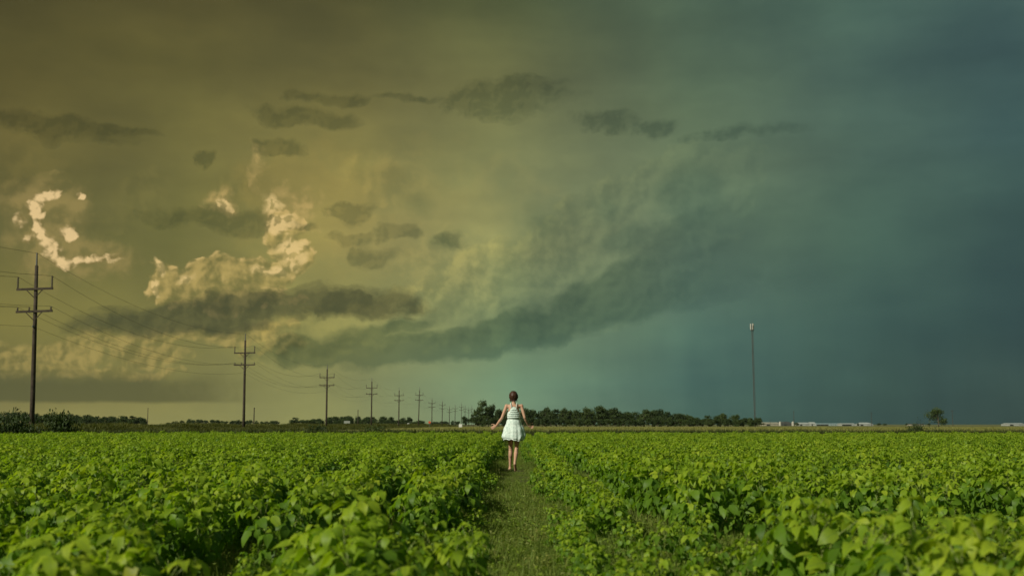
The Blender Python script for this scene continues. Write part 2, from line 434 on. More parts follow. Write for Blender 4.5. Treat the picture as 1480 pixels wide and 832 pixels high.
# ------------------------------------------------------------------ ground sheets
def sheet(name, x0, x1, y0, y1, z, mat, nx=1, ny=1, amp=0.0):
    b = MB(); vs = []; fs = []
    for j in range(ny + 1):
        for i in range(nx + 1):
            x = x0 + (x1 - x0) * i / nx; y = y0 + (y1 - y0) * j / ny
            h = 0
            if amp and 0 < i < nx and 0 < j < ny: h = amp * (mnoise.noise(Vector((x * 1.3, y * 1.3, 0))) + 0.5 * mnoise.noise(Vector((x * 4, y * 4, 3))))
            vs.append((x, y, z + h))
    for j in range(ny):
        for i in range(nx):
            a = j * (nx + 1) + i; fs.append((a, a + 1, a + nx + 2, a + nx + 1))
    b.add(vs, fs)
    return tag(b.build(name, mat, smooth=True), kind='structure')
FIELD_END = 62.0
sheet('ground', -9000, 9000, -300, 12000, -0.06, M['ground'])
sheet('stubble_field', -28, 900, FIELD_END + 3, 440, -0.03, M['stubble'], 1, 1)
sheet('grass_verge', -31, 200, FIELD_END, FIELD_END + 6, -0.02, M['verge'])
sheet('field_soil', -30, 60, -3, FIELD_END + 0.6, 0.0, M['soil'], 220, 160, 0.025)
# road embankment left of the field, carrying the gravel road beside the poles
b = MB(); prof = [(-46, -0.2), (-41, .62), (-35.5, .62), (-30.5, -0.2)]
NY = 60; vs = []; fs = []
for j in range(NY + 1):
    y = -40 + 1000 * (j / NY) ** 1.4
    for x, z in prof: vs.append((x + 0.25 * mnoise.noise(Vector((x, y * .1, 0))), y, z + (0.15 * mnoise.noise(Vector((x * .3, y * 0.05, 1))) if z > 0 else 0)))
for j in range(NY):
    for i in range(3):
        a = j * 4 + i; fs.append((a, a + 1, a + 5, a + 4))
b.add(vs, fs)
emb = tag(b.build('road_embankment', M['verge'], smooth=True), kind='structure')
emb.data.materials.append(M['gravel'])

# ------------------------------------------------------------------ geometry-nodes scatter (for uncountable stuff)
def scatter(name, pts, rots, scls, protos, label, cat):
    """one object: points carrying rotation, scale and which plant; protos are meshes"""
    me = bpy.data.meshes.new(name); me.vertices.add(len(pts))
    me.vertices.foreach_set('co', np.asarray(pts, dtype=np.float32).ravel())
    a = me.attributes.new('rot', 'FLOAT_VECTOR', 'POINT'); a.data.foreach_set('vector', np.asarray(rots, dtype=np.float32).ravel())
    a = me.attributes.new('scl', 'FLOAT_VECTOR', 'POINT'); a.data.foreach_set('vector', np.asarray(scls, dtype=np.float32).ravel())
    rs = np.random.RandomState(len(pts))
    a = me.attributes.new('idx', 'INT', 'POINT'); a.data.foreach_set('value', rs.randint(0, len(protos), len(pts)).astype(np.int32))
    o = mesh_obj(name, me)
    ng = bpy.data.node_groups.new(name + '_nodes', 'GeometryNodeTree')
    ng.interface.new_socket('Geometry', in_out='INPUT', socket_type='NodeSocketGeometry')
    ng.interface.new_socket('Geometry', in_out='OUTPUT', socket_type='NodeSocketGeometry')
    N, L = ng.nodes, ng.links
    gi = N.new('NodeGroupInput'); go = N.new('NodeGroupOutput')
    g2i = N.new('GeometryNodeGeometryToInstance')
    for i, pm in enumerate(protos):
        po = bpy.data.objects.new(name + '_source', pm)
        oi = N.new('GeometryNodeObjectInfo'); oi.inputs['Object'].default_value = po
        L.new(oi.outputs['Geometry'], g2i.inputs[0])
    iop = N.new('GeometryNodeInstanceOnPoints')
    iop.inputs['Pick Instance'].default_value = True
    def attr(nm, ty):
        n = N.new('GeometryNodeInputNamedAttribute'); n.data_type = ty; n.inputs['Name'].default_value = nm
        return n.outputs[0]
    L.new(gi.outputs[0], iop.inputs['Points']); L.new(g2i.outputs[0], iop.inputs['Instance'])
    L.new(attr('idx', 'INT'), iop.inputs['Instance Index'])
    e2r = N.new('FunctionNodeEulerToRotation'); L.new(attr('rot', 'FLOAT_VECTOR'), e2r.inputs[0])
    L.new(e2r.outputs[0], iop.inputs['Rotation']); L.new(attr('scl', 'FLOAT_VECTOR'), iop.inputs['Scale'])
    L.new(iop.outputs[0], go.inputs[0])
    md = o.modifiers.new('scatter', 'NODES'); md.node_group = ng
    return tag(o, label, cat, kind='stuff')

# ------------------------------------------------------------------ soybean plants
def leaflet(b, base, yaw, droop, L, W, fold, curl, uvs, seed, n=5):
    """a pointed-oval blade, folded at the midrib, bending down towards its tip"""
    rnd = random.Random(seed)
    cy, sy = math.cos(yaw), math.sin(yaw)
    vs = []; x = 0.0; z = 0.0; ang = droop
    prof = [0.10, 0.82, 1.0, 0.80, 0.42, 0.0] if n == 5 else [0.12, 1.0, 0.75, 0.0]
    step = L / n
    tw = rnd.uniform(-.25, .25)
    for i in range(n + 1):
        w = prof[i] * W / 2
        rip = 0.010 * math.sin(i * 2.1 + seed) * (w / (W / 2))
        for sgn in (-1, 0, 1):
            if i == n and sgn != 0: continue
            lx = x; ly = sgn * w; lz = z + abs(sgn) * w * fold + sgn * rip + sgn * w * tw
            vs.append((base[0] + cy * ly + sy * lx, base[1] + cy * lx - sy * ly, base[2] + lz))
            uvs.append((0.5 + sgn * 0.5 * prof[i], i / n))
        x += step * math.cos(ang); z -= step * math.sin(ang); ang += curl / n
    fs = []
    for i in range(n):
        a = 3 * i
        if i < n - 1: fs += [(a, a + 1, a + 4, a + 3), (a + 1, a + 2, a + 5, a + 4)]
        else: fs += [(a, a + 1, a + 3), (a + 1, a + 2, a + 3)]
    b.add(vs, fs)
def trifoliate(seed, n=5):
    rnd = random.Random(seed); b = MB(); uvs = []
    L = 0.110
    for k, (yaw, bx, by) in enumerate(((0, 0, .030), (1.15, .006, .0), (-1.15, -.006, .0))):
        leaflet(b, (bx, by, 0), yaw + rnd.uniform(-.2, .2), rnd.uniform(.15, .8), L * rnd.uniform(.85, 1.1), L * rnd.uniform(.48, .60),
                rnd.uniform(.1, .4), rnd.uniform(.6, 1.6), uvs, seed * 7 + k, n)
    return b, uvs
def finish_leaf(b, uvs, name, mats):
    m = b.mesh(name, mats, True)
    uvl = m.uv_layers.new(name='UVMap')
    li = np.zeros(len(m.loops), dtype=np.int32); m.loops.foreach_get('vertex_index', li)
    uvl.data.foreach_set('uv', np.asarray(uvs, dtype=np.float32)[li].ravel())
    return m
LEAF_OLD = []; LEAF_NEW = []; LEAF_RAW = []
for s in range(6):
    bb, uvs = trifoliate(100 + s)
    LEAF_OLD.append(finish_leaf(bb, uvs, 'leaf', M['leaf'])); LEAF_NEW.append(finish_leaf(bb, uvs, 'leaf', M['young']))
    LEAF_RAW.append((bb.v, bb.f, uvs))
def plant_plan(seed):
    """stem polyline, petioles and where each leaf sits: (matrix, leaf shape, young?)"""
    rnd = random.Random(seed)
    H = rnd.uniform(.42, .52); sb = MB(); leaves = []
    pts = [Vector((0, 0, -0.03))]; lean = Vector((rnd.uniform(-.08, .12), rnd.uniform(-.08, .08), 0))
    nseg = 6
    for i in range(1, nseg + 1):
        t = i / nseg; pts.append(Vector((lean.x * t * t, lean.y * t * t, H * t * 0.92)))
    sb.path(pts, [0.005 * (1 - .6 * i / nseg) for i in range(nseg + 1)], 5)
    a = rnd.uniform(0, 6.28)
    nl = 27
    for k in range(nl):
        t = 0.16 + 0.84 * (k / (nl - 1)) ** 0.85
        i = min(int(t * nseg), nseg - 1); p = pts[i].lerp(pts[i + 1], t * nseg - i)
        a += 2.4 + rnd.uniform(-.4, .4)
        up = R(rnd.uniform(18, 50) + 25 * (t > .8))
        ln = rnd.uniform(.13, .21) * (1.0 if t < .75 else .6) * (0.7 + 0.6 * math.sin(min(1, t * 1.2) * PI * .5) * .5)
        d = Vector((math.cos(a) * math.cos(up), math.sin(a) * math.cos(up), math.sin(up)))
        e = p + d * ln
        sb.path([p, p + d * ln * .55 + Vector((0, 0, .008)), e], [.0022, .0018, .0015], 3)
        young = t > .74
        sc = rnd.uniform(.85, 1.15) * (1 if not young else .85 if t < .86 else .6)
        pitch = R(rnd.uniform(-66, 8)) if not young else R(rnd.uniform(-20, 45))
        M4 = Matrix.Translation(e) @ Euler((0, 0, a - PI / 2)).to_matrix().to_4x4() @ Euler((pitch, R(rnd.uniform(-28, 28)), R(rnd.uniform(-25, 25)))).to_matrix().to_4x4() @ Matrix.Scale(sc, 4)
        leaves.append((M4, rnd.randrange(6), young))
    return sb, leaves
PLANS = [plant_plan(s) for s in range(20, 28)]
STEMS = [p[0].mesh('stem', M['stem']) for p in PLANS]
FULL = []
for (sb, leaves) in PLANS:
    b = MB(); uvs = [(0.5, 0.5)] * len(sb.v); b.cur = 0; b.add(sb.v, sb.f)
    for M4, k, y in leaves:
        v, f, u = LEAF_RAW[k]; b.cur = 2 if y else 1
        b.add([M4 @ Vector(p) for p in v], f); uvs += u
    FULL.append(finish_leaf(b, uvs, 'soybean_plant', [M['stem'], M['leaf'], M['young']]))

PATH_X = 0.03
def in_gap(x, y):
    n = mnoise.noise(Vector((x * .9, y * .9, 7))) * .35
    if abs(x - PATH_X) < .34: return True
    if y < 8.2 and -0.95 < x < 0.9 + n and not (3.9 < y < 5.6 and -1.05 < x < -.25): return True
    g0 = 5.7 + .12 * (x - 1); g1 = 8.5 + .22 * (x - 1)
    if 0.6 < x < 7 and g0 + n * .6 < y < g1 + n: return True
    if -1.75 < x < -.9 and 4.0 < y < 7.0: return True
    if x < -2.4 and 7.6 + .22 * (-x - 2.4) < y - n < 8.3 + .24 * (-x - 2.4): return True
    return False
rng = random.Random(11)
cand = []
rows = [PATH_X - .74 - .76 * i for i in range(39)] + [PATH_X + .76 + .76 * i for i in range(50)]
for rx in rows:
    y = 2.9 + rng.random() * .2
    while y < FIELD_END:
        sp = .165 if y < 26 else .21
        y += sp * rng.uniform(.6, 1.4)
        x = rx + rng.gauss(0, .055) + .05 * math.sin(y * .7 + rx)
        if abs(x) > y * .53 + 1.6 or x < -29.5: continue
        if in_gap(x, y): continue
        hn = mnoise.noise(Vector((x * .35, y * .35, 0))); hn2 = mnoise.noise(Vector((x * 1.6, y * 1.6, 5)))
        s = 1.0 + .16 * hn + .24 * hn2 + rng.uniform(-.12, .12)
        if hn2 < -.42: continue
        if 0 < x - PATH_X < 1.1: s *= .74 if y < 25 else .85
        if y > 12: s *= .92
        cand.append((x, y, s))
for x, y, sc in [(-.38, 4.3, .95), (-.42, 4.75, 1.0), (-.30, 5.15, .92), (-.95, 4.5, .9), (-.98, 5.0, .9), (-.55, 5.5, .9)]: cand.append((x, y, sc))
for i in range(34): cand.append((rng.uniform(.34, 1.5), rng.uniform(4.9, 8.8), rng.uniform(.42, .68)))
for i in range(18): cand.append((rng.uniform(-1.8, -.4), rng.uniform(4.6, 8.0), rng.uniform(.4, .66)))
for i in range(26): cand.append((PATH_X + rng.choice((-1, 1)) * rng.uniform(.28, .5), rng.uniform(5.2, 9.5), rng.uniform(.32, .55)))
for i in range(34): cand.append((rng.uniform(1.4, 5.2), rng.uniform(6.2, 9.2), rng.uniform(.4, .62)))
for i in range(60): cand.append((PATH_X + rng.choice((-1, 1)) * rng.uniform(.32, .46), rng.choice((6 + rng.random() * 11, 24 + rng.random() * 20)), rng.uniform(.35, .6)))
def visible(x, y, s):
    return abs(x) < y * .497 + .22 and y > 3.45
cand.sort(key=lambda c: math.hypot(c[0], c[1]))
near = [c for c in cand if visible(*c)][:300]
nearset = set(near); far = [c for c in cand if c not in nearset]
def ordinal(n):
    return str(n) + ('th' if 10 <= n % 100 <= 20 else {1: 'st', 2: 'nd', 3: 'rd'}.get(n % 10, 'th'))
def plant_labels(near):
    "row by row beside the path, counted away from the camera"
    out = {}; byrow = {}
    for c in near:
        side = 'left' if c[0] < PATH_X else 'right'
        k = int(round((abs(c[0] - PATH_X) - .75) / .76)) + 1
        byrow.setdefault((side, k), []).append(c)
    for (side, k), cs in byrow.items():
        cs.sort(key=lambda c: c[1])
        for i, c in enumerate(cs):
            look = 'tall leafy' if c[2] > 1.12 else ('low' if c[2] < .85 else 'leafy')
            out[c] = (look + ' soybean plant, ' + ordinal(i + 1) + ' from camera in ' + ordinal(k) + ' row ' + side + ' of path', 'near soybean plants ' + side + ' of the path')
    return out
PL = plant_labels(near)
for (x, y, s) in near:
    k = rng.randrange(len(PLANS))
    root = empty('soybean_plant', (x, y, 0)); root.empty_display_size = .05
    root.rotation_euler = (rng.uniform(-.22, .22), rng.uniform(-.15, .3), rng.uniform(0, 6.28)); root.scale = (s, s, s)
    lb, gp = PL[(x, y, s)]; tag(root, lb, 'plant', gp)
    mesh_obj('stem', STEMS[k], root)
    for M4, li, yg in PLANS[k][1]:
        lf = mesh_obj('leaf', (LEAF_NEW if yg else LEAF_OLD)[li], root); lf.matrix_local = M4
pts = [(x, y, 0) for x, y, s in far]
rots = [(rng.uniform(-.14, .14), rng.uniform(-.08, .22), rng.uniform(0, 6.28)) for _ in far]
scls = [(s * 1.04, s * 1.04, s) for x, y, s in far]
scatter('soybean_crop', pts, rots, scls, FULL, 'bright green soybean crop in rows filling the field to its far edge', 'crop')
print('soy near', len(near), 'far', len(far))

# ------------------------------------------------------------------ weeds and grass on the path and in the gaps
def tuft(seed, n, h, w, mat, spread=.05, bend=.5, flat=0.0):
    rnd = random.Random(seed); b = MB()
    for i in range(n):
        a = rnd.uniform(0, 6.28); hh = h * rnd.uniform(.5, 1.1); bx, by = rnd.gauss(0, spread), rnd.gauss(0, spread)
        d = Vector((math.cos(a), math.sin(a), 0)); sd = Vector((-d.y, d.x, 0)) * w / 2
        k = rnd.uniform(.15, 1) * bend
        p0 = Vector((bx, by, -.02)); p1 = p0 + Vector((0, 0, hh * .55)) + d * hh * k * .3; p2 = p0 + Vector((0, 0, hh * (1 - .4 * k))) + d * hh * k * .9
        b.add([p0 - sd, p0 + sd, p1 - sd * .8, p1 + sd * .8, p2], [(0, 1, 3, 2), (2, 3, 4)])
    return b.mesh('tuft', mat)
def weed(seed, n, r, mat):
    rnd = random.Random(seed); b = MB()
    for i in range(n):
        a = rnd.uniform(0, 6.28); rr = r * rnd.uniform(.1, 1); L = rnd.uniform(.015, .036); W = L * rnd.uniform(.35, .6)
        z = rnd.uniform(.01, .09); p = Vector((math.cos(a) * rr, math.sin(a) * rr, z))
        q = Euler((rnd.uniform(-.7, .7), rnd.uniform(-.7, .7), rnd.uniform(0, 6.28))).to_matrix()
        b.add([p + q @ Vector(v) for v in ((0, 0, 0), (W / 2, L * .4, .006), (0, L, -.004), (-W / 2, L * .4, .006), (0, L * .4, 0))], [(0, 1, 4), (1, 2, 4), (2, 3, 4), (3, 0, 4)])
    return b.mesh('weed', mat)
def mixed(seed):
    m1 = tuft(seed, 44, .12, .0042, M['weed'], .085, .85); m2 = weed(seed + 1, 16, .12, M['weed'])
    bm2 = bmesh.new(); bm2.from_mesh(m1); bm2.from_mesh(m2); bm2.to_mesh(m1); bm2.free(); return m1
wprot = [mixed(50), mixed(53), mixed(56), tuft(1, 44, .17, .0045, M['weed'], .07, .8), tuft(2, 46, .11, .0045, M['weed'], .09, 1.0), weed(5, 10, .1, M['young']), tuft(6, 26, .09, .0045, M['straw'], .08, 1.2)]
pts = []; rots = []; scls = []
def addw(x, y, s):
    if abs(x - PATH_X) < .4 and 17.5 < y < 25: s *= .42
    pts.append((x, y, 0.0)); rots.append((rng.uniform(-.2, .2), rng.uniform(-.2, .2), rng.uniform(0, 6.28))); scls.append((s, s, s * rng.uniform(.7, 1.3)))
for i in range(30000):
    y = 3.2 + rng.random() ** 1.5 * 58; x = rng.uniform(-.6, .62) + PATH_X
    s = rng.uniform(.6, 1.2) * (0.62 if abs(x) < .3 else .95)
    if math.hypot(x - PATH_X, (y - 22.8) * .4) < .3: s *= .45
    if i < 24000: addw(x, y, s)
for i in range(26000):
    y = rng.uniform(4.2, 10.5); x = rng.uniform(-y * .55 - .2, y * .55 + .2)
    if in_gap(x, y) or rng.random() < .12: addw(x, y, rng.uniform(.7, 1.3))
for i in range(9000):
    y = 4.5 + rng.random() * 22; x = rng.uniform(-y * .52, y * .52)
    addw(x, y, rng.uniform(.8, 1.5))
scatter('path_weeds', pts, rots, scls, wprot, 'low grass and small weeds covering the path and the gaps between soybean rows', 'weeds')
print('weeds', len(pts))

# ------------------------------------------------------------------ verge grass, straw, embankment grass
pts = []; rots = []; scls = []
for i in range(5200):
    x = rng.uniform(-30, 48); y = FIELD_END + rng.uniform(.2, 5.5)
    s = rng.uniform(.7, 1.3)
    pts.append((x, y, -.02)); rots.append((0, 0, rng.uniform(0, 6.28))); scls.append((s * 1.4, s * 1.4, s * .92))
M['verge_grass'] = mat_leaf('dark_verge_grass', [(0.15, (0.035,0.055,0.012)), (0.5, (0.060,0.080,0.018)), (0.85, (0.10,0.115,0.03))], 0.25, 0.7, worldscale=0.12)
gt = [tuft(20 + i, 30, .75, .035, M['verge_grass'], .16, .7) for i in range(4)]
scatter('verge_grass', pts, rots, scls, gt, 'dark rough grass strip along the far edge of the soybean field', 'grass')
pts = []; rots = []; scls = []
for i in range(26000):
    y = FIELD_END + 3 + (rng.random() ** 1.7) * 365
    xr = max(30, y * .52)
    x = rng.uniform(-29, xr)
    s = rng.uniform(.6, 1.2) * (1 + y / 260)
    pts.append((x, y, -.03)); rots.append((0, 0, rng.uniform(0, 6.28))); scls.append((s * 1.5, s * 1.5, .2 * rng.uniform(.6, 1.3)))
st = [tuft(30 + i, 22, .8, .05, M['straw'], .22, .5) for i in range(3)]
scatter('stubble_stalks', pts, rots, scls, st, 'pale yellow stubble and dry grass beyond the soybean field', 'stubble')
pts = []; rots = []; scls = []
def emb_z(x):
    for (xa, za), (xb, zb) in zip(prof, prof[1:]):
        if xa <= x <= xb: return za + (zb - za) * (x - xa) / (xb - xa)
    return 0
for i in range(24000):
    y = 48 + (rng.random() ** 1.8) * 520
    x = rng.uniform(-38.5, -29.8)
    clump = mnoise.noise(Vector((x * .25, y * .09, 3)))
    s = 1 + .6 * clump + rng.uniform(-.3, .3) + y / 700
    if s < .35: continue
    hz = min(1.0, .55 + .6 * clump)
    pts.append((x, y, emb_z(x) - .05)); rots.append((rng.uniform(-.1, .1), rng.uniform(-.05, .2), rng.uniform(0, 6.28))); scls.append((s * 1.3, s * 1.3, hz))
gt2 = [tuft(40 + i, 30, .95, .04, M['grass'], .2, .8) for i in range(4)]
scatter('embankment_grass', pts, rots, scls, gt2, 'tall olive grass covering the road embankment under the utility poles', 'grass')

# ------------------------------------------------------------------ utility poles and their cables
POLES = [(54, 366, 76, -1.6), (354.5, 482, 133, -.9), (473, 527, 190, -.4), (537.5, 546, 247, -.3), (577, 560, 304, .0), (606.5, 559.5, 361, 1.2),
         (624.5, 574.5, 418, 0), (639.5, 578, 475, .4), (649.7, 585.6, 532, 0), (658, 584, 589, .5), (667, 581.5, 646, 0), (672.3, 585, 703, .3), (677.5, 587, 760, 0), (682, 585, 817, 0)]
PH = 13.6
ORD = ['nearest the camera, at the far left', 'second nearest, left of the row', 'third from the camera', 'fourth from the camera', 'fifth from the camera',
       'sixth from the camera, taller and leaning slightly right', 'seventh from the camera, right of the leaning one', 'eighth from the camera', 'ninth from the camera', 'tenth from the camera']
def insulator(b, x, z, h, r):
    b.tube((x, 0, z), (x, 0, z + h), r * .55, r * .45, 8)
    k = max(2, int(h / .12))
    for i in range(k):
        zz = z + h * (i + .5) / k; b.tube((x, 0, zz - .018), (x, 0, zz + .018), r * 1.1, r * .8, 8)
def make_pole():
    root = empty('utility_pole')
    b = MB(); b.path([(0, 0, -1.5), (0, 0, 3), (0, 0, 8), (0, 0, PH - .95)], [.19, .17, .145, .12], 10); sh = b.build('shaft', M['wood'], root, True)
    b = MB(); b.tube((0, 0, PH - 1.15), (0, 0, PH), .075, .05, 8); b.tube((0, 0, PH - .03), (0, 0, PH + .03), .07, .05, 8); b.build('top_pin', M['steel'], root)
    for z, kk in ((10.85, 0), (9.15, 1)):
        b = MB(); b.box((0, -.16, z), (2.72, .12, .16)); b.build('crossarm', M['wood'], root)
        for sg in (-1, 1):
            b = MB(); p0 = Vector((sg * .62, -.2, z - .05)); p1 = Vector((sg * .08, -.16, z - .62)); b.tube(p0, p1, .032, n=6); b.build('brace', M['wood'], root)
    for x in (-1.28, 1.28):
        b = MB(); insulator(b, x, 10.93, .85, .085); o = b.build('post_insulator', M['insul'], root); o.location.y = -.16
    for x in (-1.25, -.38, 1.25):
        b = MB(); insulator(b, x, 9.23, .24, .085); o = b.build('pin_insulator', M['insul'], root); o.location.y = -.16
    b = MB(); b.box((0, -.17, 8.0), (.16, .2, .12)); b.tube((0, -.28, 7.92), (0, -.28, 8.08), .05, n=8); b.build('cable_bracket', M['steel'], root)
    b = MB(); b.tube((.15, .02, 0.2), (.125, .02, 10.6), .014, n=4); b.build('ground_wire', M['cable'], root)
    return root
proto = make_pole()
def copy_tree(o, parent=None):
    c = o.copy(); C.objects.link(c)
    if parent: c.parent = parent
    for ch in list(o.children): copy_tree(ch, c)
    return c
roots = []
for i, (x, y, D, lean) in enumerate(POLES):
    o = proto if i == 0 else copy_tree(proto)
    top = at(x, y, D)
    base_z = 0.3
    f = (top.z - base_z) / PH
    o.location = (top.x - math.sin(R(lean)) * PH * f, D, base_z)
    o.scale = (1, 1, f) if i != 0 else (1, 1, f)
    o.rotation_euler = (R(rng.uniform(-.5, .5)), R(lean), R(rng.uniform(-3, 3)))
    if i < 10: lb = 'dark wooden utility pole with two crossarms, ' + ORD[i]
    else: lb = 'faint distant utility pole at the end of the row beside the tall tree'
    tag(o, lb, 'utility pole', 'utility poles along the road'); roots.append(o)
# pole just left of the frame, behind the first
o0 = copy_tree(proto); o0.location = (-37, 19, .75); o0.scale = (1, 1, 1); o0.rotation_euler = (0, 0, 0)
tag(o0, 'dark wooden utility pole nearest of all, left of the frame', 'utility pole', 'utility poles along the road')
allp = [o0] + roots
bpy.context.view_layer.update()
WIRES = [((0, 0, PH), 1.5, .013, 'topmost thin cable strung from the pole tips of the utility line'),
         ((-1.28, -.16, 11.8), 1.9, .015, 'upper left cable on the tall post insulators of the utility line'),
         ((1.28, -.16, 11.8), 1.9, .015, 'upper right cable on the tall post insulators of the utility line'),
         ((-1.25, -.16, 9.5), 1.7, .013, 'left cable on the lower crossarms of the utility line'),
         ((-.38, -.16, 9.5), 1.7, .013, 'middle cable on the lower crossarms, close to the pole shafts'),
         ((1.25, -.16, 9.5), 1.7, .013, 'right cable on the lower crossarms of the utility line'),
         ((0, -.3, 8.0), 1.3, .011, 'lowest cable of the utility line, fixed to the shafts below the crossarms')]
for loc, sag, r, lb in WIRES:
    pts = []
    mats = [Matrix.Translation(o.location) @ o.rotation_euler.to_matrix().to_4x4() @ Matrix.Diagonal((*o.scale, 1)) for o in allp]
    ends = [m @ Vector(loc) for m in mats]
    for a, c in zip(ends, ends[1:]):
        for k in range(12):
            t = k / 12; p = a.lerp(c, t); p.z -= sag * 4 * t * (1 - t); pts.append(p)
    pts.append(ends[-1])
    b = MB(); b.path(pts, [r * .72] * len(pts), 4)
    tag(b.build('power_cable', M['cable']), lb, 'cable', 'cables along the utility line')

# ------------------------------------------------------------------ trees
def crown_mesh(seed, w, h, n=1500, size=.34, lob=14, gap=.0, name='crown', z0=.25):
    """leaf-sized facets gathered in irregular clumps through a crown of width w and height h"""
    rnd = random.Random(seed); b = MB()
    cl = []
    for i in range(lob):
        a = rnd.uniform(0, 6.28); t = rnd.random()
        rr = w * .5 * rnd.uniform(.25, .95) * max(.15, math.sin(min(1, .25 + t * .75) * PI)) ** .5
        cl.append((Vector((math.cos(a) * rr, math.sin(a) * rr, h * (z0 + (1 - z0) * (.08 + .84 * t)))), w * rnd.uniform(.13, .27)))
    for i in range(n):
        c, r = cl[rnd.randrange(lob)]
        d = Vector((rnd.gauss(0, 1), rnd.gauss(0, 1), rnd.gauss(0, .8))).normalized()
        p = c + d * r * rnd.uniform(.35, 1.12)
        if p.z < h * .04: p.z = h * .04 + rnd.random() * .3
        s = size * rnd.uniform(.5, 1.2)
        q = Euler((rnd.uniform(0, 6.28), rnd.uniform(0, 6.28), rnd.uniform(0, 6.28))).to_matrix()
        b.add([p + q @ Vector(v) * s for v in ((-.5, -.3, 0), (.5, -.35, .1), (.35, .45, 0), (-.4, .4, .1))], [(0, 1, 2), (0, 2, 3)])
    return b.mesh(name, M['tree_leaf']), cl
def trunk_mesh(seed, h, r, cl, bend=.3):
    rnd = random.Random(seed + 99); b = MB()
    pts = [Vector((0, 0, -.3))]; 
    for i in range(1, 6): t = i / 5; pts.append(Vector((rnd.uniform(-bend, bend) * t, rnd.uniform(-bend, bend) * t, h * .78 * t)))
    b.path(pts, [r * 1.25, r, r * .85, r * .65, r * .45, r * .2], 7)
    for c, rr in cl[:9]:
        t = min(.9, max(.15, c.z / h * .7)); k = t / .2; i = min(4, int(k)); p = pts[i].lerp(pts[min(i + 1, 5)], k - i)
        b.path([p, p.lerp(c, .5) + Vector((0, 0, .15)), c], [r * .42, r * .28, r * .1], 5)
    return b.mesh('trunk', M['bark'], True)
TREE = []
for s in range(7):
    cm, cl = crown_mesh(60 + s, 5.4, 7.0, 1700, .42, 15, z0=.1 if s % 2 else .2)
    TREE.append((cm, trunk_mesh(60 + s, 7, .16, cl)))
def tree(x, ytop, D, wpx, label, group=None, kind=None, yb=None, name='tree'):
    top = at(x, ytop, D); k = rng.randrange(7) if kind is None else kind
    root = empty(name, (top.x, D, -.05), rng.uniform(0, 6.28)); root.empty_display_size = 1
    h = max(1.2, top.z); w = wpx * D / FPX
    cm, tm_ = TREE[k]
    mesh_obj('trunk', tm_, root); mesh_obj('crown', cm, root)
    root.scale = (w / 5.2, w / 5.2, h / 6.75)
    return tag(root, label, 'tree', group)
# tall tree at the left end of the shelter belt
tree(698, 582, 440, 24, 'tallest dark green tree at the left end of the tree belt, left of the woman', kind=1)
tree(712, 584, 446, 13, 'narrow tree directly right of the tallest one at the left end of the belt', kind=3)
tree(684, 598, 436, 16, 'low bushy tree at the left foot of the tallest tree', kind=2)
tree(672, 601, 452, 11, 'outermost small bush-like tree at the left end of the tree belt', kind=0)
def belt(spec, label, group, D0, Dv, wpx, jit=3.2):
    for (x0, y0), (x1, y1) in zip(spec, spec[1:]):
        n = max(1, int((x1 - x0) / (wpx * .62)))
        for i in range(n):
            t = (i + rng.uniform(0, .9)) / n; x = x0 + (x1 - x0) * t
            tree(x, y0 + (y1 - y0) * t + rng.uniform(-jit * .6, jit), D0 + rng.uniform(0, Dv), wpx * rng.uniform(.8, 1.3), label, group)
belt([(700,594),(735,592),(790,590),(830,594),(870,591),(905,594),(960,595),(1000,600),(1015,603),(1030,600),(1060,598),(1085,603),(1092,607)],
     'dark green broadleaf tree standing in the front of the long tree belt', 'trees of the long belt', 438, 22, 18)
belt([(720,596),(800,594),(880,595),(960,597),(1010,604)],
     'dark green broadleaf tree standing in the front of the long tree belt', 'trees of the long belt', 468, 20, 20)
tree(1097, 604.5, 445, 9, 'small separate dark tree at the right end of the belt, beside the mast', kind=4)
tree(868, 588.5, 450, 13, 'slightly taller tree rising from the middle of the long tree belt', kind=5)
# under-storey that closes the belt at its foot
for i in range(70):
    x = 690 + 405 * (i + rng.random()) / 70
    o = tree(x, 605.5 + rng.uniform(-1.5, 1.5), 432 + rng.uniform(0, 4), 11, 'low dark shrub filling the foot of the long tree belt', 'shrubs under the tree belt', name='shrub')
    o['category'] = 'shrub'
belt([(436,606),(470,603),(500,601),(520,603),(545,602),(575,604),(600,604),(612,607)], 'dark tree in the distant row behind the third and fourth utility poles', 'distant trees behind the poles', 610, 30, 14, 1.5)
belt([(436,608),(500,606),(560,606.5),(612,608.5)], 'tree of the distant row', 'distant trees behind the poles', 598, 8, 9, 1.0)
tree(427, 603.5, 600, 15, 'round dark tree at the left end of the distant row between second and third poles', kind=2)
tree(505, 600.5, 606, 12, 'taller dark tree rising from the distant row behind the third pole', kind=3)
belt([(240,610),(262,606.5),(290,606),(320,607),(350,607.5),(400,609)], 'small far tree low on the horizon around the second utility pole', 'far trees near the second pole', 820, 40, 9, 1.2)
belt([(-30,599),(20,596.5),(60,597),(100,599),(140,601),(180,602),(210,602)], 'tree of the far dark wood on the horizon behind the nearest utility pole', 'trees of the far left wood', 520, 40, 16, 1.2)
belt([(-30,602),(20,600),(60,600.5),(100,602),(140,604),(180,605),(212,605)], 'tree of the far wood', 'trees of the far left wood', 500, 15, 10, 1.0)
belt([(620,609),(645,608.5),(665,608.5)], 'tiny far tree on the horizon between the last utility poles', 'tiny far trees among the last poles', 900, 40, 7, .8)
# lone tree at right
cm, cl = crown_mesh(304, 8.2, 8.8, 2100, .42, 12, z0=.16)
tm_ = trunk_mesh(301, 8.8, .26, cl, .5)
lt = at(1355, 588, 505); root = empty('lone_tree', (lt.x, 505, -.05), .6)
mesh_obj('trunk', tm_, root); mesh_obj('crown', cm, root); root.scale = (1.15, 1.15, lt.z / 9.0)
tag(root, 'single dark tree with a gappy crown standing alone at the right of the horizon', 'tree')
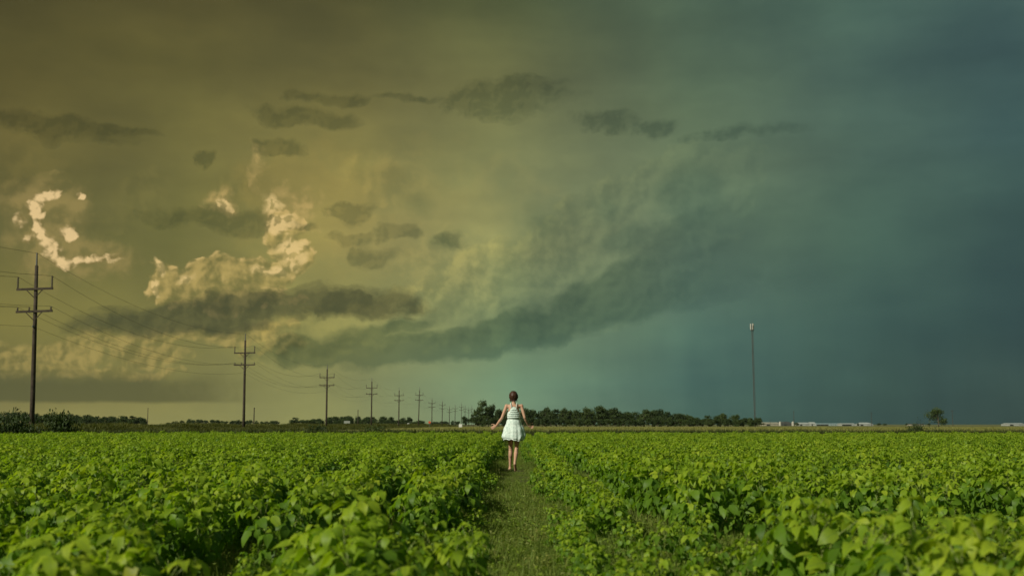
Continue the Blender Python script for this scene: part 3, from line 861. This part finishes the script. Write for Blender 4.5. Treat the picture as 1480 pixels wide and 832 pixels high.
# bushes on the verge at right
def bush(x, ytop, D, wpx, label, kind=0):
    top = at(x, ytop, D); root = empty('bush', (top.x, D, -.1), 1.0)
    cm, tm_ = BUSH[kind]; mesh_obj('foliage', cm, root); mesh_obj('stem', tm_, root)
    root.scale = (wpx * D / FPX / 3.0, wpx * D / FPX / 3.0, top.z / 1.05)
    return tag(root, label, 'bush')
BUSH = []
for s in range(3):
    cm, cl = crown_mesh(400 + s, 3.0, 1.0, 2200, .12, 22, name='foliage', z0=.0)
    b = MB()
    for i in range(6):
        a = i * 1.05; b.path([(0, 0, -.1), (math.cos(a) * .3, math.sin(a) * .3, .35), (math.cos(a) * .8, math.sin(a) * .8, .7)], [.03, .02, .008], 4)
    BUSH.append((cm, b.mesh('stem', M['bark'])))
bush(1326, 615.2, 66, 31, 'broad dark green bush on the verge at the right, in front of the yellow field', 0)
bush(1356, 619.6, 66, 20, 'low dark weedy bush right of the broad bush on the verge', 1)
bush(90, 599, 62, 52, 'tall dark weedy bush at the foot of the nearest utility pole, left edge', 2)
bush(22, 601, 60, 60, 'tall dark weedy bush in the lower left embankment grass, left of the nearest pole', 1)
bush(460, 616, 74, 46, 'low dark bush on the embankment beside the third utility pole', 2)
bush(545, 617, 76, 40, 'low dark bush on the embankment below the fourth utility pole', 0)

# ------------------------------------------------------------------ mast
MD = 520.0
mt = at(1087, 470, MD); mb = Vector((mt.x, MD, 0)); MHt = mt.z
root = empty('radio_mast', (mt.x, MD, 0)); root.empty_display_size = 3
M['mast'] = mat_noise('mast_paint', (0.05,0.05,0.045), (0.09,0.085,0.075), .2, 0.6)
M['antenna'] = mat_noise('antenna_white', (0.38,0.37,0.32), (0.48,0.46,0.41), 1, 0.5)
W_ = .42
for i in range(3):
    a = i * 2 * PI / 3; b = MB(); b.tube((W_ * math.cos(a), W_ * math.sin(a), -.5), (W_ * math.cos(a), W_ * math.sin(a), MHt), .085, n=6); b.build('leg', M['mast'], root)
b = MB(); z = 0; k = 0
while z < MHt - 1:
    for i in range(3):
        a = i * 2 * PI / 3; c = (i + 1) * 2 * PI / 3
        p = Vector((W_ * math.cos(a), W_ * math.sin(a), z)); q = Vector((W_ * math.cos(c), W_ * math.sin(c), z + 1.0)); q2 = Vector((q.x, q.y, z))
        b.tube(p, q, .03, n=4, caps=False); b.tube(p, q2, .03, n=4, caps=False)
    z += 1.0
b.build('lattice_bracing', M['mast'], root)
b = MB(); b.tube((0, 0, MHt - 2.6), (0, 0, MHt - 2.4), 1.0, n=12); b.build('platform', M['mast'], root)
for i in range(3):
    a = i * 2 * PI / 3 + 2.6; b = MB(); b.box((.78 * math.cos(a), .78 * math.sin(a), MHt - .6), (.42, .3, 3.0), Euler((0, 0, a)).to_matrix()); b.build('panel_antenna', M['antenna'], root)
b = MB(); b.tube((0, 0, MHt - .5), (0, 0, MHt + 3.0), .09, .04, 6); b.build('lightning_rod', M['steel'], root)
tag(root, 'very tall thin lattice radio mast with pale antennas on top, right of the tree belt', 'radio mast')

# ------------------------------------------------------------------ thin far posts
def post(x, y0, D, label, r=.09, arm=False):
    t = at(x, y0, D); root = empty('far_pole', (t.x, D, 0))
    b = MB(); b.path([(0, 0, -.5), (0, 0, t.z * .5), (0, 0, t.z)], [r, r * .9, r * .7], 6); b.build('shaft', M['wood'], root)
    b = MB()
    if arm: b.box((0, -.1, t.z * .93), (2.0, .12, .14))
    else: b.tube((0, 0, t.z), (0, 0, t.z + .25), r * 1.3, r * .8, 6)
    b.build('crossarm' if arm else 'cap', M['wood'], root)
    tag(root, label, 'pole')
post(367.5, 590, 330, 'short slim pole on the horizon just right of the second utility pole', .2)
post(214, 590, 420, 'thin lone post at the right end of the far left wood', .16)
post(517.5, 593, 380, 'short thin pole between the third and fourth utility poles', .16)
post(1147, 593, 800, 'thin pole above the grey silo of the distant farm', .2, True)
post(1259, 595, 800, 'thin pole behind the small gabled house right of the farm', .2, True)
post(1376, 592, 620, 'thin grey pole just right of the lone tree', .16, True)
post(1113, 606, 830, 'short pole over the cream shed roof of the distant farm', .14)

# ------------------------------------------------------------------ signs by the road
def sign(name, x, y, D, w, h, mat, label, face='box'):
    t = at(x, y, D); root = empty(name, (t.x, D, 0))
    b = MB()
    for sx in ((-w * .35, w * .35) if face == 'box' else (0,)): b.tube((sx, .06, -.2), (sx, .06, t.z - h * .3), .07, n=6)
    b.build('post', M['steel'], root)
    b = MB()
    if face == 'box': b.box((0, 0, t.z), (w, .06, h))
    else: b.tube((0, .03, t.z), (0, -.03, t.z), w / 2, n=8)
    b.build('sign_panel', mat, root)
    tag(root, label, 'sign')
M['sign_white'] = mat_noise('sign_white', (0.55,0.56,0.52), (0.68,0.68,0.64), 2, .5)
M['sign_pale'] = mat_noise('sign_pale', (0.22,0.25,0.22), (0.30,0.32,0.28), 2, .5)
M['sign_red'] = mat_noise('sign_red', (0.50,0.07,0.03), (0.62,0.10,0.04), 2, .5)
sign('billboard', 501.5, 609.6, 420, 2.4, .95, M['sign_pale'], 'pale rectangular billboard in front of the distant trees between third and fourth poles')
sign('road_sign', 620.8, 609.8, 330, .78, .78, M['sign_red'], 'small red orange road sign on a post left of the seventh utility pole', 'disc')
sign('road_sign', 665.5, 614.8, 360, 1.1, 1.1, M['sign_white'], 'small white square board by the left end of the tree belt')
sign('road_sign', 590, 612.5, 380, .7, .7, M['sign_white'], 'tiny white roadside board between fifth and sixth utility poles')

# ------------------------------------------------------------------ farm buildings on the horizon
M['cream'] = mat_noise('cream_cladding', (0.28,0.26,0.20), (0.34,0.32,0.25), .4, .6)
M['white_wall'] = mat_noise('white_cladding', (0.30,0.32,0.30), (0.40,0.42,0.40), .4, .6)
M['grey_roof'] = mat_noise('grey_metal_roof', (0.30,0.32,0.30), (0.42,0.44,0.42), .5, .5)
M['dark_roof'] = mat_noise('dark_roof', (0.04,0.045,0.045), (0.08,0.085,0.08), .5, .7)
M['blue_roof'] = mat_noise('pale_blue_roof', (0.25,0.33,0.34), (0.32,0.40,0.41), .5, .5)
M['glass'] = mat_noise('dark_window', (0.02,0.025,0.03), (0.04,0.045,0.05), 2, .15)
def building(name, x0, x1, yeave, yridge, D, depth, wallm, roofm, label, doors=1, windows=3, arched=False, hip=False):
    a = at(x0, yeave, D); c = at(x1, yeave, D); ez = max(a.z, 1.2); rz = max(at((x0 + x1) / 2, yridge, D).z, ez + .4)
    w = c.x - a.x; root = empty(name, ((a.x + c.x) / 2, D + depth / 2, 0)); root.empty_display_size = 2
    b = MB(); b.box((0, 0, ez / 2 - .1), (w, depth, ez + .2)); b.build('wall', wallm, root)
    b = MB(); o = .25
    if arched:
        n = 10; vs = []
        for sy in (-1, 1):
            for i in range(n + 1):
                t = PI * i / n; vs.append((-math.cos(t) * (w / 2 + .1), sy * (depth / 2 + .1), ez * .6 + math.sin(t) * (rz - ez * .6)))
        fs = [(i, i + 1, n + 2 + i, n + 1 + i) for i in range(n)] + [tuple(range(n + 1))[::-1], tuple(range(n + 1, 2 * n + 2))]
        b.add(vs, fs)
    else:
        ins = w * .22 if hip else 0
        vs = [(-w / 2 - o, -depth / 2 - o, ez), (w / 2 + o, -depth / 2 - o, ez), (w / 2 + o, depth / 2 + o, ez), (-w / 2 - o, depth / 2 + o, ez), (-w / 2 - o + ins, 0, rz), (w / 2 + o - ins, 0, rz)]
        b.add(vs, [(0, 1, 5, 4), (2, 3, 4, 5), (1, 2, 5), (3, 0, 4), (0, 3, 2, 1)])
    b.build('roof', roofm, root)
    yf = -depth / 2 - .03
    for i in range(doors):
        b = MB(); b.box((-w / 2 + w * (i + .5) / (doors + windows * .6 + .2), yf, ez * .38), (min(3.2, w * .22), .08, ez * .76)); b.build('door', M['glass'], root)
    for i in range(windows):
        b = MB(); b.box((w * (.05 + .42 * (i + .5) / windows), yf, ez * .6), (min(1.2, w * .09), .08, ez * .3)); f = b.build('window', M['white_wall'], root)
        b = MB(); b.box((w * (.05 + .42 * (i + .5) / windows), yf - .05, ez * .6), (min(1.0, w * .07), .04, ez * .24)); b.build('pane', M['glass'], f)
    return tag(root, label, 'building')
building('farm_shed', 1106, 1127, 612.2, 609.8, 830, 18, M['cream'], M['cream'], 'cream low farm shed at the left end of the distant farm, beside the tree belt', 1, 2)
building('barn', 1128.5, 1144, 611.5, 608.8, 835, 16, M['dark_roof'], M['dark_roof'], 'dark arched barn between two grey silos on the horizon', 1, 0, arched=True)
building('farmhouse', 1155.5, 1170, 612.4, 610.2, 820, 12, M['white_wall'], M['white_wall'], 'white gabled farmhouse right of the silos on the horizon', 1, 3)
building('farm_shed', 1172, 1179, 612.0, 609.6, 840, 9, M['white_wall'], M['grey_roof'], 'small peaked white shed between the farmhouse and the long pale hall', 1, 1)
building('hall', 1180, 1216, 612.6, 611.3, 860, 16, M['blue_roof'], M['blue_roof'], 'long low pale blue hall on the horizon right of the farmhouse', 3, 5)
building('garage', 1217, 1237, 612.8, 611.2, 815, 12, M['white_wall'], M['grey_roof'], 'low white garage with dark doors right of the long pale hall', 3, 2)
building('house', 1243, 1262, 612.8, 610.2, 830, 12, M['white_wall'], M['grey_roof'], 'white hipped house on the horizon in front of the thin pole', 1, 4, hip=True)
building('house', 1318, 1336, 613.2, 612, 860, 12, M['cream'], M['dark_roof'], 'low dark roofed house on the horizon left of the lone tree', 1, 3)
building('hall', 1459, 1482, 612.6, 611, 800, 14, M['white_wall'], M['grey_roof'], 'low white building at the right edge of the horizon', 1, 4)
def silo(x, y, D, wpx, label):
    t = at(x, y, D); r = wpx * D / FPX / 2; root = empty('silo', (t.x, D, 0))
    b = MB(); b.tube((0, 0, -.2), (0, 0, t.z * .82), r, n=16)
    for k in range(5): zz = t.z * .82 * (k + .5) / 5; b.tube((0, 0, zz - .05), (0, 0, zz + .05), r * 1.03, n=16)
    b.build('bin', M['steelpale'], root)
    b = MB(); b.tube((0, 0, t.z * .822), (0, 0, t.z), r * 1.06, r * .15, 16); b.build('silo_roof', M['steelpale'], root)
    tag(root, label, 'silo')
M['steelpale'] = mat_noise('pale_steel', (0.36,0.35,0.30), (0.48,0.46,0.40), .5, .5)
silo(1127.4, 608.8, 812, 3.2, 'grey silo at the left side of the dark arched barn')
silo(1146, 608.6, 812, 3.8, 'grey silo at the right side of the dark arched barn, under the thin pole')
for x, y, w, lb in ((1151, 610.5, 8, 'dark tree directly right of the silos'), (1271, 611.2, 7, 'low dark tree right of the hipped house'), (1278, 611.6, 6, 'smaller dark tree second right of the hipped house'), (1310, 611.5, 4, 'tiny dark tree left of the low dark roofed house'), (1342, 611.8, 6, 'small dark tree between the low house and the lone tree'), (1240, 611.6, 5, 'small tree between the garage and the hipped house')):
    tree(x, y, 800, w, lb)

# ------------------------------------------------------------------ the woman
M['skin'] = mat_noise('skin', (0.46,0.27,0.18), (0.53,0.32,0.22), 6, .5)
M['skin'].node_tree.nodes['Principled BSDF'].inputs['Subsurface Weight'].default_value = 0.05
M['hair'] = mat_noise('brown_hair', (0.030,0.014,0.009), (0.075,0.035,0.020), 40, .45)
m, t, b_ = mat_new('white_lace')
g = t.node('ShaderNodeNewGeometry'); pos = S(t, g.outputs['Position'])
n1 = t.noise(pos, 22, 4, .6); n2 = t.noise(pos, 90, 2, .6)
cc = t.ramp(n1, [(.35, (.46,.58,.53)), (.5, (.64,.76,.70)), (.66, (.74,.82,.77))])
m.node_tree.links.new(cc.s, b_.inputs['Base Color']); b_.inputs['Roughness'].default_value = .85
bn = t.node('ShaderNodeBump', {'Strength': .6, 'Distance': .01, 'Height': n2}); m.node_tree.links.new(bn.outputs[0], b_.inputs['Normal'])
M['lace'] = m
person = empty('person', (at(742.6, 680, 22.9).x, 22.9, 0.0)); person.empty_display_size = .5
person.scale = (.95, 1, 1.01)
tag(person, 'barefoot woman seen from behind in a short white dress, walking up the green path', 'person')
def sphere(b, c, rad, rot=None, nu=14, nv=10):
    vs = [Vector((0, 0, -1))]
    for j in range(1, nv):
        p = -PI / 2 + PI * j / nv
        for i in range(nu): a = 2 * PI * i / nu; vs.append(Vector((math.cos(p) * math.cos(a), math.cos(p) * math.sin(a), math.sin(p))))
    vs.append(Vector((0, 0, 1)))
    vs = [Vector((v.x * rad[0], v.y * rad[1], v.z * rad[2])) for v in vs]
    if rot: vs = [rot @ v for v in vs]
    fs = [(0, 1 + (i + 1) % nu, 1 + i) for i in range(nu)]
    for j in range(nv - 2):
        for i in range(nu): a = 1 + j * nu; fs.append((a + i, a + (i + 1) % nu, a + nu + (i + 1) % nu, a + nu + i))
    a = 1 + (nv - 2) * nu; fs += [(a + i, a + (i + 1) % nu, len(vs) - 1) for i in range(nu)]
    b.add([v + Vector(c) for v in vs], fs)
def limb(b, pts, rr, n=12):
    b.path([Vector(p) for p in pts], rr, n)
    for p, r in zip(pts, rr): sphere(b, p, (r, r, r), nu=n, nv=8)
b = MB()
# torso
limb(b, [(0, 0, .86), (0, .0, 1.0), (0, .0, 1.12)], [.12, .098, .092], 16)
sphere(b, (0, -.01, .90), (.165, .115, .12)); sphere(b, (0, 0, 1.25), (.132, .094, .17)); sphere(b, (0, 0, 1.10), (.108, .085, .16))
sphere(b, (-.058, .075, 1.24), (.06, .055, .06)); sphere(b, (.058, .075, 1.24), (.06, .055, .06))
sphere(b, (0, -.01, 1.37), (.165, .075, .06)); sphere(b, (-.06, -.05, 1.30), (.065, .045, .09)); sphere(b, (.06, -.05, 1.30), (.065, .045, .09))
limb(b, [(0, -.005, 1.38), (-.002, 0, 1.45), (-.004, .015, 1.53)], [.062, .048, .045])
# head with nose, ears, chin, brow
hc = Vector((-.006, .03, 1.583))
sphere(b, hc + Vector((0, -.005, .01)), (.074, .090, .095), nu=20, nv=14); sphere(b, hc + Vector((0, .035, -.05)), (.052, .052, .055))
sphere(b, hc + Vector((0, .098, -.015)), (.012, .018, .022)); sphere(b, hc + Vector((0, .080, -.052)), (.026, .012, .008)); sphere(b, hc + Vector((0, .078, -.085)), (.02, .02, .015))
for sx in (-1, 1):
    sphere(b, hc + Vector((sx * .077, .0, -.01)), (.010, .020, .032)); sphere(b, hc + Vector((sx * .030, .080, .006)), (.013, .010, .008)); sphere(b, hc + Vector((sx * .04, .062, -.035)), (.024, .024, .022))
# arms
def hand(b, w, d, side, curl):
    """palm, four fingers of different lengths and a thumb from the side of the palm"""
    d = Vector(d).normalized(); up = Vector((0, 1, 0)); sd = d.cross(up).normalized() * side; nrm = sd.cross(d).normalized()
    p = Vector(w)
    Mx = Matrix((sd, d, nrm)).transposed()
    sphere(b, p + d * .045, (.036, .050, .015), Mx)
    for k, (o, L) in enumerate(((-.027, .060), (-.009, .072), (.009, .068), (.027, .052))):
        q = p + d * .082 + sd * o; dd = d.copy(); pts = [q - d * .02]
        for j in range(3):
            pts.append(q); dd = (dd + nrm * curl * (j + .4) * .55 - sd * o * -3).normalized(); q = q + dd * L * (.42, .32, .26)[j]
        pts.append(q)
        limb(b, pts, [.0095, .0095, .0088, .0080, .0068], 8)
    q = p + d * .025 - sd * .028; t = (d * .6 - sd * .9).normalized()
    limb(b, [q, q + t * .032, q + t * .05 + d * .012, q + t * .062 + d * .032], [.012, .0105, .0095, .0075], 8)
SL, EL_, WL = (-.168, -.005, 1.385), (-.275, -.04, 1.125), (-.405, .035, .965)
SR, ER, WR = (.178, -.005, 1.385), (.250, -.05, 1.135), (.325, .05, .985)
def mid(a, c, t): return tuple(u + (v - u) * t for u, v in zip(a, c))
for Sx, Ex, Wx, sd in ((SL, EL_, WL, 1), (SR, ER, WR, -1)):
    limb(b, [mid(Sx, (0, 0, 1.38), .45), Sx, mid(Sx, Ex, .45), Ex, mid(Ex, Wx, .3), mid(Ex, Wx, .7), Wx], [.042, .044, .038, .031, .033, .026, .021])
hand(b, WL, (-.8, .25, -.45), 1, .35)
hand(b, WR, (.80, .30, -.42), -1, .5)
# legs
HL, KL, AL = (-.082, 0, .86), (-.070, .17, .48), (-.085, .24, .085)
HR, KR, AR = (.082, 0, .86), (.066, .02, .475), (.022, -.30, .19)
for H_, K_, A_, hl in ((HL, KL, AL, 0), (HR, KR, AR, 1)):
    limb(b, [H_, mid(H_, K_, .4), mid(H_, K_, .8), K_, mid(K_, A_, .12), mid(K_, A_, .35), mid(K_, A_, .7), A_], [.084, .073, .053, .047, .046, .051, .036, .028])
    c = Vector(mid(K_, A_, .28)); sphere(b, c + Vector((0, -.02, 0)), (.046, .042, .10))
# feet: left flat, right pushing off its toes
def foot(b, A_, lift, sx):
    A_ = Vector(A_); heel = A_ + Vector((0, -.035, -.045)); ball = Vector((A_.x + sx * .02, A_.y + .13, .028)); 
    if lift: heel = A_ + Vector((0, -.03, -.03))
    limb(b, [heel, mid(heel, ball, .5), ball], [.030, .031, .033]); limb(b, [A_, mid(A_, ball, .55)], [.031, .027])
    for k in range(5):
        p = ball + Vector((sx * (-.028 + .0135 * k), .028 - .004 * k * 1.2, -.008)); limb(b, [ball + Vector((sx * (-.024 + .012 * k), 0, -.004)), p, p + Vector((0, .018, -.004))], [.013, .0125 - .001 * k, .011 - .001 * k], 8)
foot(b, AL, False, -1); foot(b, AR, True, 1)
body = b.build('body', M['skin'], person, True)
md = body.modifiers.new('join', 'REMESH'); md.mode = 'VOXEL'; md.voxel_size = .0052; md.use_smooth_shade = True
md = body.modifiers.new('soften', 'SMOOTH'); md.factor = .5; md.iterations = 5
# hair: short cut, covering crown and nape, uneven ends
b = MB(); nu, nv = 44, 26; vs = []; fs = []
for j in range(nv + 1):
    p = PI * .5 - (PI * .5 + .95) * j / nv
    for i in range(nu):
        a = 2 * PI * i / nu; front = max(0, math.sin(a))
        pp = max(p, -.95 * (1 - front) + front * .35) if j > nv * .35 else p
        pp = pp if p > -.95 else p
        d = Vector((math.cos(pp) * math.cos(a), math.cos(pp) * math.sin(a), math.sin(pp)))
        st_ = 1 + .03 * math.sin(a * 19 + 3 * math.sin(j * .4)) + .10 * mnoise.noise(d * 2.6) + .05 * mnoise.noise(d * 8)
        rr = Vector((.103, .110, .112))
        q = Vector((d.x * rr.x * st_, d.y * rr.y * st_ - .008, d.z * rr.z * st_ + .014))
        if d.z < -.45: q.x *= .93
        vs.append(hc + q)
for j in range(nv):
    for i in range(nu): fs.append((j * nu + i, j * nu + (i + 1) % nu, (j + 1) * nu + (i + 1) % nu, (j + 1) * nu + i))
b.add(vs, fs)
for k in range(150):       # loose strands at the nape and crown
    a = random.uniform(PI * .9, 2.1 * PI); z = random.uniform(-.085, -.03)
    p = hc + Vector((math.cos(a) * .076, math.sin(a) * .086, z)); d = Vector((math.cos(a) * random.uniform(-.02, .02), math.sin(a) * .010, -random.uniform(.015, .035)))
    b.path([p, p + d], [.004, .001], 3)
hair = b.build('hair', M['hair'], person, True)
# dress
dress = empty('dress'); dress.parent = person
def ring_surface(name, zs, rx, ry, top=None, folds=0, nth=96, tiers=0, wav=0.0, thick=.004, yoff=0.0):
    b = MB(); vs = []; fs = []; n = len(zs)
    for j, z in enumerate(zs):
        t = j / (n - 1)
        for i in range(nth):
            a = 2 * PI * i / nth
            fx = 1 + folds * (t ** 1.1) * (.55 * math.sin(11 * a + 1.3 * math.sin(2 * a)) + .3 * math.sin(19 * a + 2) + .25 * math.sin(5 * a + 1))
            x = rx(t) * math.cos(a) * fx; y = ry(t) * math.sin(a) * fx + yoff
            zz = z + wav * t * (math.sin(7 * a + .6) * .6 + math.sin(3 * a + 2) + .5 * math.sin(13 * a))
            if tiers:
                ph = (t * tiers) % 1.0; k = 1 + .03 * ph + .02 * math.sin(30 * a + j); x *= k; y *= k
            if top:
                tz = top(a); zz = tz + (zs[-1] - tz) * t
            vs.append((x, y, zz))
    for j in range(n - 1):
        for i in range(nth): fs.append((j * nth + i, j * nth + (i + 1) % nth, (j + 1) * nth + (i + 1) % nth, (j + 1) * nth + i))
    b.add(vs, fs); o = b.build(name, M['lace'], dress, True)
    md = o.modifiers.new('thickness', 'SOLIDIFY'); md.thickness = thick; md.offset = 1
    return o
def lerp(tab, t):
    for (a, u), (c, v) in zip(tab, tab[1:]):
        if t <= c: k = (t - a) / (c - a); k = k * k * (3 - 2 * k); return u + (v - u) * k
    return tab[-1][1]
zs = [1.135 - .45 * j / 30 for j in range(31)]
ring_surface('skirt', zs, lambda t: lerp([(0, .128), (.2, .172), (.6, .238), (.9, .270), (1, .246)], t), lambda t: lerp([(0, .108), (.3, .15), (.7, .20), (1, .215)], t), folds=.085, wav=.014)
# bubble edge of lace under the hem
zs = [.705 - .05 * j / 6 for j in range(7)]
ring_surface('hem_frill', zs, lambda t: .232 + .012 * math.sin(t * 3), lambda t: .20 + .01 * t, folds=.08, wav=.014)
def topz(a):
    back = max(0, -math.sin(a)); side = abs(math.cos(a)); fr = max(0, math.sin(a))
    return 1.245 + .125 * back ** 3.0 + .085 * fr ** 2
zs = [1.37 - .245 * j / 24 for j in range(25)]
ring_surface('bodice', zs, lambda t: lerp([(0, .142), (.5, .144), (1, .126)], t), lambda t: lerp([(0, .110), (.35, .120), (1, .106)], t), top=topz, tiers=5)
for k in range(5):
    z = 1.33 - .042 * k; half = .05 + .10 * min(1, k / 3)
    b = MB(); n = 30
    vs = []; fs = []
    for i in range(n + 1):
        u = -1 + 2 * i / n; x = u * half; y = -.125 * math.sqrt(max(0, 1 - (x / .158) ** 2)) - .004
        w = .006 * math.sin(i * 2.3 + k)
        vs += [(x, y, z), (x * 1.005, y - .005 + w * .5, z - .020), (x, y - .002 + w * .5, z - .044)]
    for i in range(n):
        a = 3 * i; fs += [(a, a + 3, a + 4, a + 1), (a + 1, a + 4, a + 5, a + 2)]
    b.add(vs, fs); o = b.build('ruffle', M['lace'], dress, True); md = o.modifiers.new('thickness', 'SOLIDIFY'); md.thickness = .003
for sx in (-1, 1):
    b = MB(); b.path([Vector((sx * .055, -.118, 1.345)), Vector((sx * .062, -.098, 1.40)), Vector((sx * .072, -.05, 1.445)), Vector((sx * .080, .0, 1.440)), Vector((sx * .085, .07, 1.39)), Vector((sx * .075, .108, 1.32))], [.009] * 6, 6)
    b.build('strap', M['lace'], dress, True)

# trees of one row: told apart by their order from the left
for gp, phrase in (('trees of the long belt', 'broadleaf tree from the left in the long dark belt'), ('distant trees behind the poles', 'tree from the left in the distant row behind the poles'),
                   ('far trees near the second pole', 'tiny horizon tree from the left around the second utility pole'), ('trees of the far left wood', 'tree from the left in the far wood behind the nearest pole'),
                   ('tiny far trees among the last poles', 'tiny horizon tree from the left among the last poles'), ('shrubs under the tree belt', 'low dark shrub from the left at the foot of the long belt')):
    os_ = sorted([o for o in C.objects if o.get('group') == gp and o.get('category')], key=lambda o: o.location.x / o.location.y)
    for i, o in enumerate(os_): o['label'] = ordinal(i + 1) + ' ' + phrase
far_poles = [o for o in roots if 'faint distant' in o['label']]
for i, o in enumerate(far_poles): o['label'] = 'faint distant utility pole, ' + ordinal(i + 11) + ' from the camera, near the tall tree'

# ------------------------------------------------------------------ air
HZ = True
if HZ:
    b = MB(); b.box((0, 560, 31.5), (2600, 1400, 66)); hz = b.build('haze', bpy.data.materials.new('haze_air'))
    hm = hz.data.materials[0]; hm.use_nodes = True; hn = hm.node_tree; hn.nodes.clear()
    pv = hn.nodes.new('ShaderNodeVolumePrincipled'); pv.inputs['Density'].default_value = 0.000025
    pv.inputs['Color'].default_value = (.70, .88, .80, 1); pv.inputs['Anisotropy'].default_value = 0.0
    ou = hn.nodes.new('ShaderNodeOutputMaterial'); hn.links.new(pv.outputs[0], ou.inputs['Volume'])
    tag(hz, 'thin pale air haze fading the far poles and trees', 'haze', kind='stuff')
print('objects', len(bpy.data.objects))
